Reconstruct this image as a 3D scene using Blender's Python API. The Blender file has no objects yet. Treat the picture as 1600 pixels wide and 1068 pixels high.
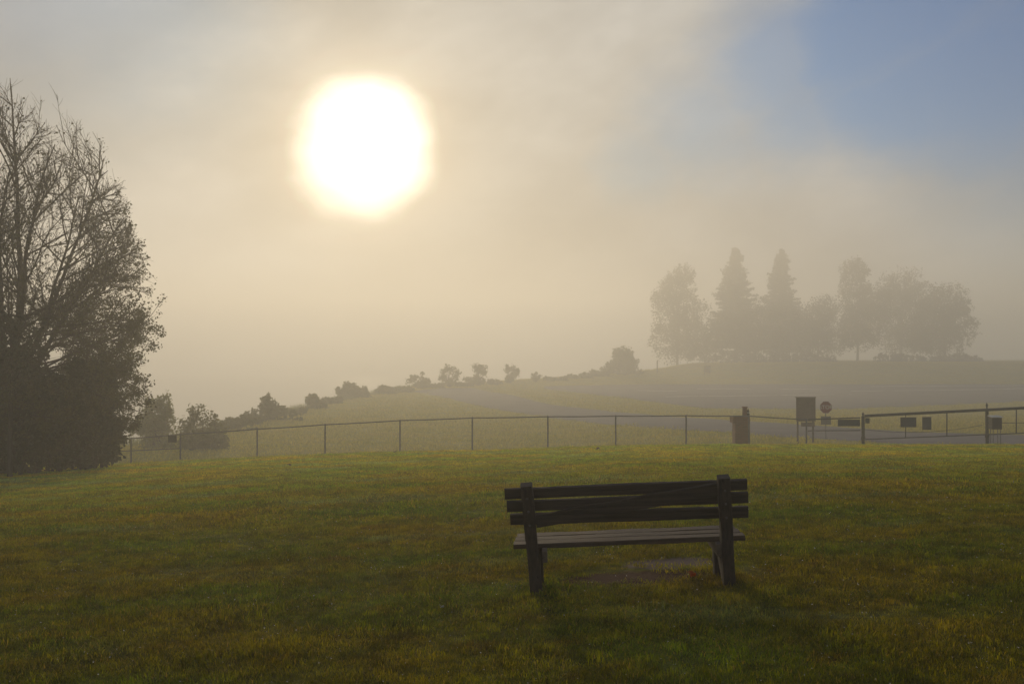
import bpy, bmesh, math, random
import numpy as np
from mathutils import Vector, Matrix, Euler

SC = bpy.context.scene
COL = SC.collection
rad = math.radians

# ------------------------------------------------------------------ camera
F = 1555.0                    # focal length in pixels of the 1600 wide photograph
CAMZ = 1.74
PITCH = math.atan((560 - 534) / F)
cam_d = bpy.data.cameras.new('camera')
cam_d.sensor_width = 36
cam_d.lens = F / 1600 * 36
cam_d.clip_start = 0.05
cam_d.clip_end = 3000
cam = bpy.data.objects.new('camera', cam_d)
cam.location = (0, 0, CAMZ)
cam.rotation_euler = (math.pi / 2 + PITCH, 0, 0)
COL.objects.link(cam)
SC.camera = cam

# ------------------------------------------------------------------ light
def ray(px, py):
    """direction in the world of a pixel of the photograph"""
    v = Vector(((px - 800) / F, 1.0, (534 - py) / F))
    c, s = math.cos(PITCH), math.sin(PITCH)
    return Vector((v.x, v.y * c - v.z * s, v.y * s + v.z * c))

SUN = ray(572, 239).normalized()
SUN_EL = math.asin(SUN.z)
SUN_AZ = math.atan2(SUN.x, SUN.y)

sun_d = bpy.data.lights.new('sun', 'SUN')
sun_d.energy = 2.65
sun_d.angle = rad(2.2)
sun_d.color = (1.0, 0.80, 0.50)
sun = bpy.data.objects.new('sun', sun_d)
sun.rotation_euler = SUN.to_track_quat('Z', 'Y').to_euler()
sun.location = (-10, 60, 40)
COL.objects.link(sun)

SC.view_settings.view_transform = 'Standard'
SC.view_settings.look = 'None'
SC.view_settings.exposure = -0.55
SC.view_settings.gamma = 1.0
SC.render.engine = 'CYCLES'
SC.cycles.use_denoising = True
SC.cycles.volume_bounces = 2
SC.cycles.max_bounces = 8
SC.cycles.transparent_max_bounces = 8
SC.cycles.sample_clamp_indirect = 4

class NT:
    """small helper for node trees"""
    def __init__(self, tree):
        self.t = tree
        self.n = tree.nodes
        self.l = tree.links
    def new(self, typ, **kw):
        n = self.n.new(typ)
        for k, v in kw.items():
            setattr(n, k, v)
        return n
    def put(self, sock, v):
        if hasattr(v, 'is_output'):
            self.l.new(v, sock)
        else:
            sock.default_value = v
    def math(self, op, a, b=None, c=None, clamp=False):
        n = self.new('ShaderNodeMath', operation=op, use_clamp=clamp)
        self.put(n.inputs[0], a)
        if b is not None: self.put(n.inputs[1], b)
        if c is not None: self.put(n.inputs[2], c)
        return n.outputs[0]
    def vmath(self, op, a, b=None, out=0):
        n = self.new('ShaderNodeVectorMath', operation=op)
        self.put(n.inputs[0], a)
        if b is not None: self.put(n.inputs[1], b)
        return n.outputs[out]
    def rng(self, v, a, b, c=0.0, d=1.0, smooth=True):
        n = self.new('ShaderNodeMapRange', interpolation_type='SMOOTHSTEP' if smooth else 'LINEAR')
        n.clamp = True
        for i, x in enumerate((v, a, b, c, d)):
            self.put(n.inputs[i], x)
        return n.outputs[0]
    def mix(self, f, a, b, blend='MIX'):
        n = self.new('ShaderNodeMix', data_type='RGBA', blend_type=blend)
        self.put(n.inputs[0], f)
        self.put(n.inputs[6], a if hasattr(a, 'is_output') else (*a, 1)[:4])
        self.put(n.inputs[7], b if hasattr(b, 'is_output') else (*b, 1)[:4])
        return n.outputs[2]
    def noise(self, vec, scale, detail=4, rough=0.55, out=0):
        n = self.new('ShaderNodeTexNoise')
        self.put(n.inputs['Vector'], vec)
        n.inputs['Scale'].default_value = scale
        n.inputs['Detail'].default_value = detail
        n.inputs['Roughness'].default_value = rough
        return n.outputs[out]
    def scale(self, vec, s):
        n = self.new('ShaderNodeMapping')
        self.put(n.inputs['Vector'], vec)
        n.inputs['Scale'].default_value = s
        return n.outputs[0]

# world: clear sky behind a broken bank of morning fog around the sun
W = bpy.data.worlds.new('World')
SC.world = W
W.use_nodes = True
w = NT(W.node_tree)
w.n.clear()
D = w.new('ShaderNodeTexCoord').outputs['Generated']
sky = w.new('ShaderNodeTexSky', sky_type='NISHITA', sun_disc=False)
sky.sun_elevation = SUN_EL
sky.sun_rotation = SUN_AZ
sky.air_density = 1.0
sky.dust_density = 0.6
sky.ozone_density = 2.0
def angle_to(v):
    d = w.vmath('DOT_PRODUCT', D, tuple(v.normalized()), out=1)
    return w.math('MULTIPLY', w.math('ARCCOSINE', w.math('MINIMUM', d, 0.999999)), 180 / math.pi)
ang = angle_to(SUN)
n_big = w.noise(w.scale(D, (1.0, 1.0, 2.2)), 2.6, 5, 0.5)
n_mid = w.noise(w.scale(D, (1.0, 1.0, 1.8)), 7.0, 5, 0.55)
wob = w.math('MULTIPLY', w.math('SUBTRACT', n_mid, 0.5), 2.2)
wob2 = w.math('MULTIPLY', w.math('SUBTRACT', w.noise(D, 16.0, 3), 0.5), 0.6)
angw = w.math('ADD', ang, w.math('ADD', wob, wob2))
def expfall(a, k):
    return w.math('EXPONENT', w.math('MULTIPLY', a, -1.0 / k))
disc = w.rng(w.math('ADD', angw, w.math('MULTIPLY', wob, 0.5)), 4.6, 1.6)
halo = expfall(w.math('MAXIMUM', w.math('SUBTRACT', angw, 2.6), 0.0), 2.2)
near = expfall(ang, 11.0)
wide = expfall(ang, 24.0)
sepD = w.new('ShaderNodeSeparateXYZ'); w.put(sepD.inputs[0], D)
elev = sepD.outputs[2]
# fog colour: grey away from the sun, cream around it
fog = w.mix(w.math('MULTIPLY', wide, 1.15, clamp=True), (0.39, 0.43, 0.475), (0.77, 0.725, 0.64))
var = w.rng(n_big, 0.3, 0.72, 0.74, 1.16)
var2 = w.rng(n_mid, 0.3, 0.7, 0.92, 1.07)
rot0 = w.new('ShaderNodeMapping'); w.put(rot0.inputs['Vector'], D)
rot0.inputs['Rotation'].default_value = (0, rad(24), 0)
wisp = w.noise(w.scale(rot0.outputs[0], (1.5, 1.5, 3.2)), 2.6, 4, 0.5)
var2 = w.math('MULTIPLY', var2, w.rng(wisp, 0.30, 0.70, 0.82, 1.18))
fog = w.mix(1.0, fog, w.math('MULTIPLY', var, var2), 'MULTIPLY')
def addcol(base, fac, col):
    c = w.mix(1.0, (0, 0, 0), col, 'ADD')
    s = w.vmath('SCALE', c); s.node.inputs['Scale'].default_value = 1
    w.l.new(fac, s.node.inputs['Scale'])
    return w.vmath('ADD', base, s)
light = addcol(fog, near, (0.10, 0.065, 0.02))
light = addcol(light, halo, (1.0, 0.72, 0.36))
light = addcol(light, disc, (3.4, 3.0, 2.4))
bgF = w.new('ShaderNodeBackground'); w.put(bgF.inputs[0], light); bgF.inputs[1].default_value = 1.0
bgS = w.new('ShaderNodeBackground'); w.put(bgS.inputs[0], w.mix(1.0, sky.outputs[0], (0.0, 0.84, 1.75), 'MULTIPLY')); bgS.inputs[1].default_value = 0.065
# holes in the fog, upper right
hole = None
for (px, py, r0, r1, a) in ((1590, 20, 5, 12, 1.0), (1430, 40, 4, 10, 1.0), (1250, 105, 2, 8, 0.75), (1120, 190, 1, 6, 0.45), (1020, 260, 0, 4, 0.28), (1780, 60, 3, 16, 1.0), (150, -60, 2, 12, 0.35)):
    h = w.rng(w.math('ADD', angle_to(ray(px, py)), w.math('MULTIPLY', wob, 2.6)), r1, r0, 0.0, a)
    hole = h if hole is None else w.math('MAXIMUM', hole, h)
rotm = w.new('ShaderNodeMapping'); w.put(rotm.inputs['Vector'], D)
rotm.inputs['Rotation'].default_value = (0, rad(28), 0)
streak = w.noise(w.scale(rotm.outputs[0], (1.6, 1.6, 7.0)), 2.2, 5, 0.55)
hole = w.math('MULTIPLY', hole, w.rng(streak, 0.30, 0.56, 0.78, 1.0))
hi = w.math('MULTIPLY', w.rng(elev, 0.45, 0.9), 0.55)
hole = w.math('MAXIMUM', hole, hi)
mxs = w.new('ShaderNodeMixShader')
w.put(mxs.inputs[0], hole)
w.l.new(bgF.outputs[0], mxs.inputs[1]); w.l.new(bgS.outputs[0], mxs.inputs[2])
wo = w.new('ShaderNodeOutputWorld'); w.l.new(mxs.outputs[0], wo.inputs[0])

# ------------------------------------------------------------------ helpers
def tag(o, label=None, cat=None, group=None, kind=None):
    if label: o['label'] = label
    if cat: o['category'] = cat
    if group: o['group'] = group
    if kind: o['kind'] = kind
    return o

def empty(name, loc, rot=(0, 0, 0)):
    o = bpy.data.objects.new(name, None)
    o.empty_display_size = 0.2
    o.location = loc
    o.rotation_euler = rot
    COL.objects.link(o)
    return o

class MB:
    """collects geometry and links it as one mesh object"""
    def __init__(self):
        self.v = []; self.f = []; self.nv = 0
    def add(self, v, f):
        v = np.asarray(v, dtype=float)
        b = self.nv
        self.v.append(v)
        self.f.extend([tuple(i + b for i in q) for q in f])
        self.nv += len(v)
    def quads(self, v):
        """v: (n,4,3) array of loose quads"""
        n = len(v)
        b = self.nv
        self.v.append(v.reshape(-1, 3))
        self.f.extend((np.arange(n * 4).reshape(n, 4) + b).tolist())
        self.nv += n * 4
    def box(self, c, s, rot=None):
        x, y, z = (k / 2 for k in s)
        v = np.array([(i * x, j * y, k * z) for i in (-1, 1) for j in (-1, 1) for k in (-1, 1)])
        if rot is not None:
            v = v @ np.array(Euler(rot).to_matrix()).T
        v = v + np.asarray(c)
        self.add(v, [(0, 1, 3, 2), (4, 6, 7, 5), (0, 4, 5, 1), (2, 3, 7, 6), (0, 2, 6, 4), (1, 5, 7, 3)])
    def tube(self, pts, r, n=6, cap=True):
        pts = np.asarray(pts, dtype=float)
        m = len(pts)
        r = np.full(m, r) if np.isscalar(r) else np.asarray(r)
        t = np.gradient(pts, axis=0)
        t /= np.linalg.norm(t, axis=1)[:, None] + 1e-9
        a = np.array((0, 0, 1.0)) if abs(t[0][2]) < 0.9 else np.array((1.0, 0, 0))
        u = np.cross(t, a); u /= np.linalg.norm(u, axis=1)[:, None] + 1e-9
        q = np.cross(t, u)
        th = np.arange(n) * 2 * math.pi / n
        ring = (np.cos(th)[None, :, None] * u[:, None, :] + np.sin(th)[None, :, None] * q[:, None, :]) * r[:, None, None] + pts[:, None, :]
        f = []
        for i in range(m - 1):
            for j in range(n):
                k = (j + 1) % n
                f.append((i * n + j, i * n + k, (i + 1) * n + k, (i + 1) * n + j))
        if cap:
            f.append(tuple(range(n - 1, -1, -1)))
            f.append(tuple((m - 1) * n + j for j in range(n)))
        self.add(ring.reshape(-1, 3), f)
    def plank(self, p0, p1, wdt, thk, up, seed=0, warp=0.002, cham=0.004, seg=14, bow=0.0):
        """a sawn board from p0 to p1; wdt measured along `up`, thk across it, chamfered and slightly uneven"""
        r = np.random.default_rng(seed)
        p0 = np.asarray(p0, float); p1 = np.asarray(p1, float)
        ax = p1 - p0; L = np.linalg.norm(ax); ax /= L
        up = np.asarray(up, float); up = up - ax * (up @ ax); up /= np.linalg.norm(up)
        sd = np.cross(ax, up)
        a, b, c = wdt / 2, thk / 2, cham
        prof = [(-a, -b + c), (-a + c, -b), (a - c, -b), (a, -b + c), (a, b - c), (a - c, b), (-a + c, b), (-a, b - c)]
        ph = r.uniform(0, 6.28, 8); fr = r.uniform(3, 9, 8)
        V = []
        for i in range(seg + 1):
            s = i / seg
            base = p0 + (p1 - p0) * s + sd * bow * math.sin(math.pi * s)
            for k, (x, y) in enumerate(prof):
                e = warp * math.sin(ph[k] + fr[k] * s * 2) + r.normal(0, warp * 0.35)
                V.append(base + up * (x + e * np.sign(x)) + sd * (y + e * 0.5 * np.sign(y)))
        fc = []
        for i in range(seg):
            for j in range(8):
                k = (j + 1) % 8
                fc.append((i * 8 + j, i * 8 + k, (i + 1) * 8 + k, (i + 1) * 8 + j))
        fc.append(tuple(range(7, -1, -1))); fc.append(tuple(seg * 8 + j for j in range(8)))
        self.add(V, fc)
    def build(self, name, mat, parent=None, smooth=False):
        me = bpy.data.meshes.new(name)
        v = np.concatenate(self.v) if self.v else np.zeros((0, 3))
        me.from_pydata(v.tolist(), [], self.f)
        me.materials.append(mat)
        if smooth:
            me.polygons.foreach_set('use_smooth', [True] * len(me.polygons))
        me.update()
        o = bpy.data.objects.new(name, me)
        COL.objects.link(o)
        if parent is not None: o.parent = parent
        return o

def fix_normals(o):
    bm = bmesh.new(); bm.from_mesh(o.data)
    bmesh.ops.recalc_face_normals(bm, faces=bm.faces)
    bm.to_mesh(o.data); bm.free()
    return o

# ------------------------------------------------------------------ terrain
def sst(a, b, x):
    t = np.clip((x - a) / (b - a), 0, 1)
    return t * t * (3 - 2 * t)
def softplus(x, k):
    return np.where(x / k > 30, x, k * np.log1p(np.exp(np.minimum(x / k, 30))))
EY = np.array([-60, 20, 40, 52, 66, 88, 132, 180, 205, 232, 250, 270, 310, 500.])
EX = np.array([-80, -62, -42, -33, -28, -25.5, -26, -24, -21, 2, 30, 42, 55, 120.])
def edge(y):
    return np.interp(y, EY, EX)
PY = np.array([-60, 50, 185, 212, 232, 250, 268, 300, 600.])
PZ = np.array([-4.2, -4.2, -4.2, -3.7, -2.9, -1.6, -0.9, -0.4, 0.0])
WATER_Z = -9.0
def H(x, y, bumps=True):
    x = np.asarray(x, float); y = np.asarray(y, float)
    t = x - 1.0
    lat = 0.047 * (3.2 - softplus(3.2 - t, 1.2))
    lawn = -0.051 * softplus(y - 8.5, 1.5) + lat * np.clip(1.2 - y * 0.004, 0.9, 1.1) + 0.050
    far = np.interp(y, PY, PZ) + 1.25 * sst(5, 95, x) * sst(165, 275, y)
    far = far + 0.95 * sst(2, 15, x) * (1 - sst(66, 112, y))
    lawn = lawn - (0.13 + 0.20 * sst(-9, 3, x)) * sst(10, 37, y)
    z = lawn + (far - lawn) * sst(39.5, 54, y)
    d = softplus(edge(y) - x, 1.2)
    z = z - np.minimum(d * 0.42, 12.5)
    z = z - 0.035 * np.exp(-(((x - 1.0) / 0.6) ** 2 + ((y - 8.02) / 0.26) ** 2))
    if bumps:
        z = z + 0.012 * np.sin(x * 1.3 + 0.7 * y) * np.sin(y * 0.9 - 0.4 * x) + 0.02 * np.sin(x * 0.45 + 2) * np.sin(y * 0.37 + 1)
    return z
def hit(px, py, dz=0.0):
    """point of the ground seen at a pixel of the photograph"""
    d = ray(px, py)
    lo, prev = None, 2.0
    for Y in np.concatenate([np.arange(2, 60, 0.25), np.arange(60, 480, 1.0)]):
        if CAMZ + d.z / d.y * Y < float(H(d.x / d.y * Y, Y)) + dz:
            a, b = prev, Y
            for _ in range(24):
                m = (a + b) / 2
                if CAMZ + d.z / d.y * m < float(H(d.x / d.y * m, m)) + dz: b = m
                else: a = m
            return (d.x / d.y * b, b)
        prev = Y
    return (d.x / d.y * 420, 420.0)
def at(px, py, Y):
    d = ray(px, py)
    return Vector((d.x / d.y * Y, Y, CAMZ + d.z / d.y * Y))
def px_x(px, Y):
    return (px - 800) / F * Y
def gz(x, y):
    return float(H(x, y))

# ------------------------------------------------------------------ materials
def mat(name):
    m = bpy.data.materials.new(name)
    m.use_nodes = True
    t = NT(m.node_tree)
    t.n.clear()
    out = t.new('ShaderNodeOutputMaterial')
    return m, t, out
def principled(t, color, rough=0.8, spec=0.3, metal=0.0):
    p = t.new('ShaderNodeBsdfPrincipled')
    t.put(p.inputs['Base Color'], color if hasattr(color, 'is_output') else (*color, 1)[:4])
    t.put(p.inputs['Roughness'], rough)
    p.inputs['Specular IOR Level'].default_value = spec
    p.inputs['Metallic'].default_value = metal
    return p
def bump(t, p, h, strength=0.3, dist=0.01):
    b = t.new('ShaderNodeBump')
    b.inputs['Strength'].default_value = strength
    b.inputs['Distance'].default_value = dist
    t.put(b.inputs['Height'], h)
    t.l.new(b.outputs[0], p.inputs['Normal'])

def lawn_colour(t):
    """colour of the turf by place: olive, brown thatch, and bluish dewy patches"""
    P = t.new('ShaderNodeNewGeometry').outputs['Position']
    a = t.noise(t.scale(P, (0.55, 0.9, 0.0)), 0.55, 5, 0.62)
    b = t.noise(t.scale(P, (0.8, 1.5, 0.0)), 1.7, 5, 0.6)
    c = t.noise(t.scale(P, (0.7, 1.3, 0.0)), 0.33, 4, 0.6)
    d = t.noise(P, 9.0, 3, 0.6)
    col = t.mix(t.rng(a, 0.36, 0.64), (0.225, 0.190, 0.002), (0.112, 0.170, 0.005))
    col = t.mix(t.math('MULTIPLY', t.rng(b, 0.55, 0.74), 0.65), col, (0.205, 0.100, 0.003))
    col = t.mix(t.math('MULTIPLY', t.rng(c, 0.53, 0.64), 0.8), col, (0.150, 0.195, 0.085))
    col = t.mix(1.0, col, t.rng(d, 0.25, 0.75, 0.65, 1.35), 'MULTIPLY')
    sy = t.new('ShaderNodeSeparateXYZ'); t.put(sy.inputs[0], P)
    # crest light painted into the turf colour: brighter towards the fence
    brow_light = t.rng(t.math('ADD', sy.outputs[1], t.math('MULTIPLY', a, 10.0)), 12, 44)
    col = t.mix(1.0, col, t.mix(brow_light, (1.0, 1.0, 1.0), (2.5, 2.5, 2.3)), 'MULTIPLY')
    return P, col

def make_ground_mat():
    m, t, out = mat('turf')
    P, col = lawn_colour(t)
    sep = t.new('ShaderNodeSeparateXYZ'); t.put(sep.inputs[0], P)
    fine = t.noise(P, 40.0, 3, 0.6)
    soil = t.mix(t.rng(fine, 0.3, 0.7), (0.035, 0.024, 0.012), (0.075, 0.052, 0.02))
    near = t.mix(0.45, col, soil)
    # beyond the fence: long grass, its colour paled to stand in for thicker fog
    n2 = t.noise(t.scale(P, (0.25, 0.6, 0)), 0.7, 5, 0.6)
    n3 = t.noise(t.scale(P, (1.0, 2.0, 0)), 2.0, 5, 0.65)
    far = t.mix(t.rng(n2, 0.35, 0.65), (0.25, 0.235, 0.030), (0.32, 0.27, 0.055))
    far = t.mix(1.0, far, t.rng(n3, 0.3, 0.7, 0.75, 1.25), 'MULTIPLY')
    col = t.mix(t.rng(sep.outputs[1], 39, 45), near, far)
    # worn earth under the bench
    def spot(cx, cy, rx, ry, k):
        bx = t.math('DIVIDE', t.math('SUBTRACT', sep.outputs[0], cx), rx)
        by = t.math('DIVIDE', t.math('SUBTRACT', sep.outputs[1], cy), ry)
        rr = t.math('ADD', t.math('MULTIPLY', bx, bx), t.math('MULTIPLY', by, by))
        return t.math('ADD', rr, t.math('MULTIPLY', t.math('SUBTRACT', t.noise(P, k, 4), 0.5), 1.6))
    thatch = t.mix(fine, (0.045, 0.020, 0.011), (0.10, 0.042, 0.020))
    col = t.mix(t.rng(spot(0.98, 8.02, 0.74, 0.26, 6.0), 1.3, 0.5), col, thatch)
    earth = t.mix(fine, (0.13, 0.090, 0.065), (0.20, 0.145, 0.115))
    col = t.mix(t.rng(spot(1.37, 8.52, 0.44, 0.24, 5.0), 1.25, 0.6), col, earth)
    p = principled(t, col, 0.95, 0.1)
    bump(t, p, t.math('ADD', fine, t.math('MULTIPLY', n3, 2.0)), 0.6, 0.03)
    t.l.new(p.outputs[0], out.inputs[0])
    return m
M_GROUND = make_ground_mat()

def make_blade_mat():
    m, t, out = mat('grass_blade')
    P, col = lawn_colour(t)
    rnd = t.new('ShaderNodeObjectInfo').outputs['Random']
    att = t.new('ShaderNodeAttribute'); att.attribute_name = 'tint'
    tint = att.outputs['Fac']
    col = t.mix(t.rng(tint, 0.80, 1.0), col, (0.32, 0.23, 0.06))
    col = t.mix(t.math('MULTIPLY', t.rng(tint, 0.22, 0.0), 0.7), col, (0.06, 0.10, 0.010))
    col = t.mix(1.0, col, t.rng(rnd, 0, 1, 0.6, 1.5), 'MULTIPLY')
    p = principled(t, col, 0.55, 0.10)
    tr = t.new('ShaderNodeBsdfTranslucent')
    t.put(tr.inputs[0], t.mix(1.0, col, (1.5, 1.3, 0.35), 'MULTIPLY'))
    mx = t.new('ShaderNodeMixShader'); mx.inputs[0].default_value = 0.6
    t.l.new(p.outputs[0], mx.inputs[1]); t.l.new(tr.outputs[0], mx.inputs[2])
    t.l.new(mx.outputs[0], out.inputs[0])
    return m
M_BLADE = make_blade_mat()

def make_leaf_mat(name, c1, c2, transl=0.35, scale=1.2):
    m, t, out = mat(name)
    P = t.new('ShaderNodeNewGeometry').outputs['Position']
    n = t.noise(P, scale, 4, 0.6)
    n2 = t.noise(P, scale * 9, 2, 0.5)
    col = t.mix(t.rng(n, 0.35, 0.65), c1, c2)
    col = t.mix(1.0, col, t.rng(n2, 0.25, 0.75, 0.65, 1.35), 'MULTIPLY')
    p = principled(t, col, 0.55, 0.3)
    tr = t.new('ShaderNodeBsdfTranslucent')
    t.put(tr.inputs[0], t.mix(1.0, col, (1.3, 1.2, 0.7), 'MULTIPLY'))
    mx = t.new('ShaderNodeMixShader'); mx.inputs[0].default_value = transl
    t.l.new(p.outputs[0], mx.inputs[1]); t.l.new(tr.outputs[0], mx.inputs[2])
    t.l.new(mx.outputs[0], out.inputs[0])
    return m
M_LEAF_MAPLE = make_leaf_mat('maple_leaf', (0.055, 0.060, 0.020), (0.085, 0.080, 0.026))
M_LEAF_EVER = make_leaf_mat('evergreen_leaf', (0.026, 0.034, 0.016), (0.045, 0.050, 0.022), 0.15)
M_LEAF_BUSH = make_leaf_mat('bush_leaf', (0.100, 0.115, 0.040), (0.150, 0.150, 0.060), 0.55)
M_LEAF_PALE = make_leaf_mat('pale_leaf', (0.130, 0.160, 0.045), (0.18, 0.185, 0.06), 0.55)
M_LEAF_PINE = make_leaf_mat('pine_needle', (0.030, 0.042, 0.022), (0.050, 0.060, 0.030), 0.15)
M_LEAF_FAR = make_leaf_mat('far_leaf', (0.045, 0.055, 0.024), (0.075, 0.075, 0.035), 0.25, 0.4)

def make_bark(name, c1, c2):
    m, t, out = mat(name)
    P = t.new('ShaderNodeTexCoord').outputs['Object']
    n = t.noise(t.scale(P, (6, 6, 1.2)), 3.0, 5, 0.65)
    p = principled(t, t.mix(t.rng(n, 0.3, 0.7), c1, c2), 0.9, 0.15)
    bump(t, p, n, 0.6, 0.02)
    t.l.new(p.outputs[0], out.inputs[0])
    return m
M_BARK = make_bark('bark', (0.035, 0.028, 0.022), (0.085, 0.070, 0.055))

def make_wood(name, axis, c1, c2, c3):
    """weathered sawn timber, the grain along one local axis"""
    m, t, out = mat(name)
    P = t.new('ShaderNodeTexCoord').outputs['Object']
    s = [28.0, 28.0, 28.0]; s[axis] = 1.1
    oi = t.new('ShaderNodeObjectInfo').outputs['Random']
    off = t.new('ShaderNodeCombineXYZ')
    for i in range(3): t.put(off.inputs[i], t.math('MULTIPLY', oi, 37.0 + 11 * i))
    Pv = t.vmath('ADD', P, off.outputs[0])
    g = t.noise(t.scale(Pv, tuple(s)), 1.6, 6, 0.7)
    k = t.noise(Pv, 3.5, 4, 0.6)
    s2 = [70.0, 70.0, 70.0]; s2[axis] = 1.6
    cr = t.noise(t.scale(Pv, tuple(s2)), 1.0, 2, 0.5)
    col = t.mix(t.rng(g, 0.3, 0.7), c1, c2)
    col = t.mix(t.math('MULTIPLY', t.rng(k, 0.5, 0.75), 0.6), col, c3)
    crack = t.rng(cr, 0.66, 0.72)
    col = t.mix(t.math('MULTIPLY', crack, 0.8), col, (0.012, 0.009, 0.007))
    p = principled(t, col, t.rng(g, 0.2, 0.8, 0.62, 0.9), 0.3)
    bump(t, p, t.math('SUBTRACT', g, t.math('MULTIPLY', crack, 0.9)), 0.7, 0.006)
    t.l.new(p.outputs[0], out.inputs[0])
    return m
M_WOOD_X = make_wood('board_wood', 0, (0.026, 0.018, 0.015), (0.072, 0.052, 0.042), (0.048, 0.042, 0.040))
M_WOOD_SEAT = make_wood('seat_wood', 0, (0.040, 0.025, 0.018), (0.110, 0.070, 0.048), (0.062, 0.046, 0.038))
M_WOOD_Z = make_wood('post_wood', 2, (0.030, 0.021, 0.017), (0.072, 0.051, 0.040), (0.055, 0.049, 0.046))
M_WOOD_Y = make_wood('brace_wood', 1, (0.070, 0.050, 0.038), (0.14, 0.105, 0.08), (0.09, 0.085, 0.075))

def plain(name, c, rough=0.6, spec=0.3, metal=0.0, var=0.2, scale=6.0):
    m, t, out = mat(name)
    P = t.new('ShaderNodeTexCoord').outputs['Object']
    n = t.noise(P, scale, 5, 0.6)
    k = t.rng(n, 0.25, 0.75, 1 - var, 1 + var)
    p = principled(t, t.mix(1.0, c, k, 'MULTIPLY'), rough, spec, metal)
    t.l.new(p.outputs[0], out.inputs[0])
    return m
M_GALV = plain('galvanised_steel', (0.16, 0.155, 0.15), 0.55, 0.4, 0.3)
M_GATE = plain('painted_gate_steel', (0.055, 0.052, 0.05), 0.5, 0.4)
M_WIRE = plain('fence_wire', (0.22, 0.22, 0.21), 0.6, 0.3, 0.3)
M_BOLT = plain('bolt_steel', (0.11, 0.10, 0.095), 0.45, 0.5, 0.7)
M_SIGN_BROWN = plain('brown_board', (0.11, 0.075, 0.055), 0.7)
M_SIGN_DARK = plain('dark_sign', (0.035, 0.048, 0.060), 0.55)
M_SIGN_GREY = plain('grey_sign', (0.085, 0.085, 0.085), 0.55)
M_RED = plain('sign_red', (0.21, 0.030, 0.030), 0.5)
M_WHITE = plain('sign_white', (0.50, 0.49, 0.47), 0.55, var=0.08)
M_BLACKBOX = plain('box_dark', (0.030, 0.028, 0.028), 0.5)
M_LEAF_ORANGE = make_leaf_mat('orange_leaf', (0.42, 0.11, 0.006), (0.52, 0.17, 0.01), 0.5, 30)
M_LEAF_BROWN = plain('brown_leaf', (0.10, 0.055, 0.022), 0.7, var=0.35, scale=60)
M_LENS = plain('lamp_lens', (0.55, 0.55, 0.52), 0.3, 0.5)

def make_asphalt():
    m, t, out = mat('asphalt')
    P = t.new('ShaderNodeNewGeometry').outputs['Position']
    n = t.noise(P, 0.35, 5, 0.6); n2 = t.noise(P, 30, 3, 0.6)
    col = t.mix(t.rng(n, 0.3, 0.7), (0.110, 0.100, 0.110), (0.155, 0.138, 0.148))
    col = t.mix(1.0, col, t.rng(n2, 0.2, 0.8, 0.85, 1.15), 'MULTIPLY')
    p = principled(t, col, 0.95, 0.08)
    bump(t, p, n2, 0.3, 0.01)
    t.l.new(p.outputs[0], out.inputs[0])
    return m
M_ASPHALT = make_asphalt()
M_PAINT = plain('road_paint', (0.70, 0.68, 0.62), 0.7, var=0.2, scale=2)

def make_brick():
    m, t, out = mat('brick')
    P = t.new('ShaderNodeTexCoord').outputs['Object']
    sp = t.new('ShaderNodeSeparateXYZ'); t.put(sp.inputs[0], P)
    cb = t.new('ShaderNodeCombineXYZ')
    t.put(cb.inputs[0], t.math('ADD', sp.outputs[0], sp.outputs[1])); t.put(cb.inputs[1], sp.outputs[2])
    b = t.new('ShaderNodeTexBrick')
    t.put(b.inputs['Vector'], cb.outputs[0])
    b.inputs['Color1'].default_value = (0.24, 0.115, 0.065, 1)
    b.inputs['Color2'].default_value = (0.17, 0.085, 0.052, 1)
    b.inputs['Mortar'].default_value = (0.20, 0.17, 0.14, 1)
    b.inputs['Scale'].default_value = 1.0
    b.inputs['Brick Width'].default_value = 0.21
    b.inputs['Row Height'].default_value = 0.075
    b.inputs['Mortar Size'].default_value = 0.006
    p = principled(t, b.outputs[0], 0.85, 0.2)
    bump(t, p, b.outputs['Fac'], -0.4, 0.01)
    t.l.new(p.outputs[0], out.inputs[0])
    return m
M_BRICK = make_brick()

# ------------------------------------------------------------------ ground, road, lot, water
XLIM, YMIN, YMAX = 400.0, -30.0, 600.0
def grid_sheet(name, xs, ys, zf, material):
    X, Y = np.meshgrid(xs, ys)
    Z = zf(X, Y)
    nx, ny = len(xs), len(ys)
    v = np.stack([X, Y, Z], -1).reshape(-1, 3)
    i = np.arange(ny - 1)[:, None] * nx + np.arange(nx - 1)[None, :]
    f = np.stack([i, i + 1, i + nx + 1, i + nx], -1).reshape(-1, 4)
    b = MB(); b.add(v, f.tolist())
    return b.build(name, material, smooth=True)
gxs = np.concatenate([np.arange(-XLIM, -60, 8), np.arange(-60, 60, 1.0), np.arange(60, XLIM + 1, 8)])
gys = np.concatenate([np.arange(YMIN, 54, 0.6), np.arange(54, 280, 2.0), np.arange(280, YMAX + 1, 10)])
ground = grid_sheet('ground', gxs, gys, lambda x, y: H(x, y) - 0.006, M_GROUND)
tag(ground, 'lawn sloping down to a fence with flat grassland beyond', 'ground', kind='structure')

mw, t, out = mat('lake_water')
P = t.new('ShaderNodeNewGeometry').outputs['Position']
pw = principled(t, (0.05, 0.055, 0.05), 0.06, 0.5)
bump(t, pw, t.noise(t.scale(P, (0.5, 1.2, 0)), 1.0, 4), 0.03, 0.05)
t.l.new(pw.outputs[0], out.inputs[0])
wb = MB()
wb.add([(-XLIM, YMIN, WATER_Z), (XLIM, YMIN, WATER_Z), (XLIM, YMAX, WATER_Z), (-XLIM, YMAX, WATER_Z)], [(0, 1, 2, 3)])
tag(wb.build('lake_water', mw), 'still lake water lying under the fog beyond the bank', 'water', kind='structure')

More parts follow.
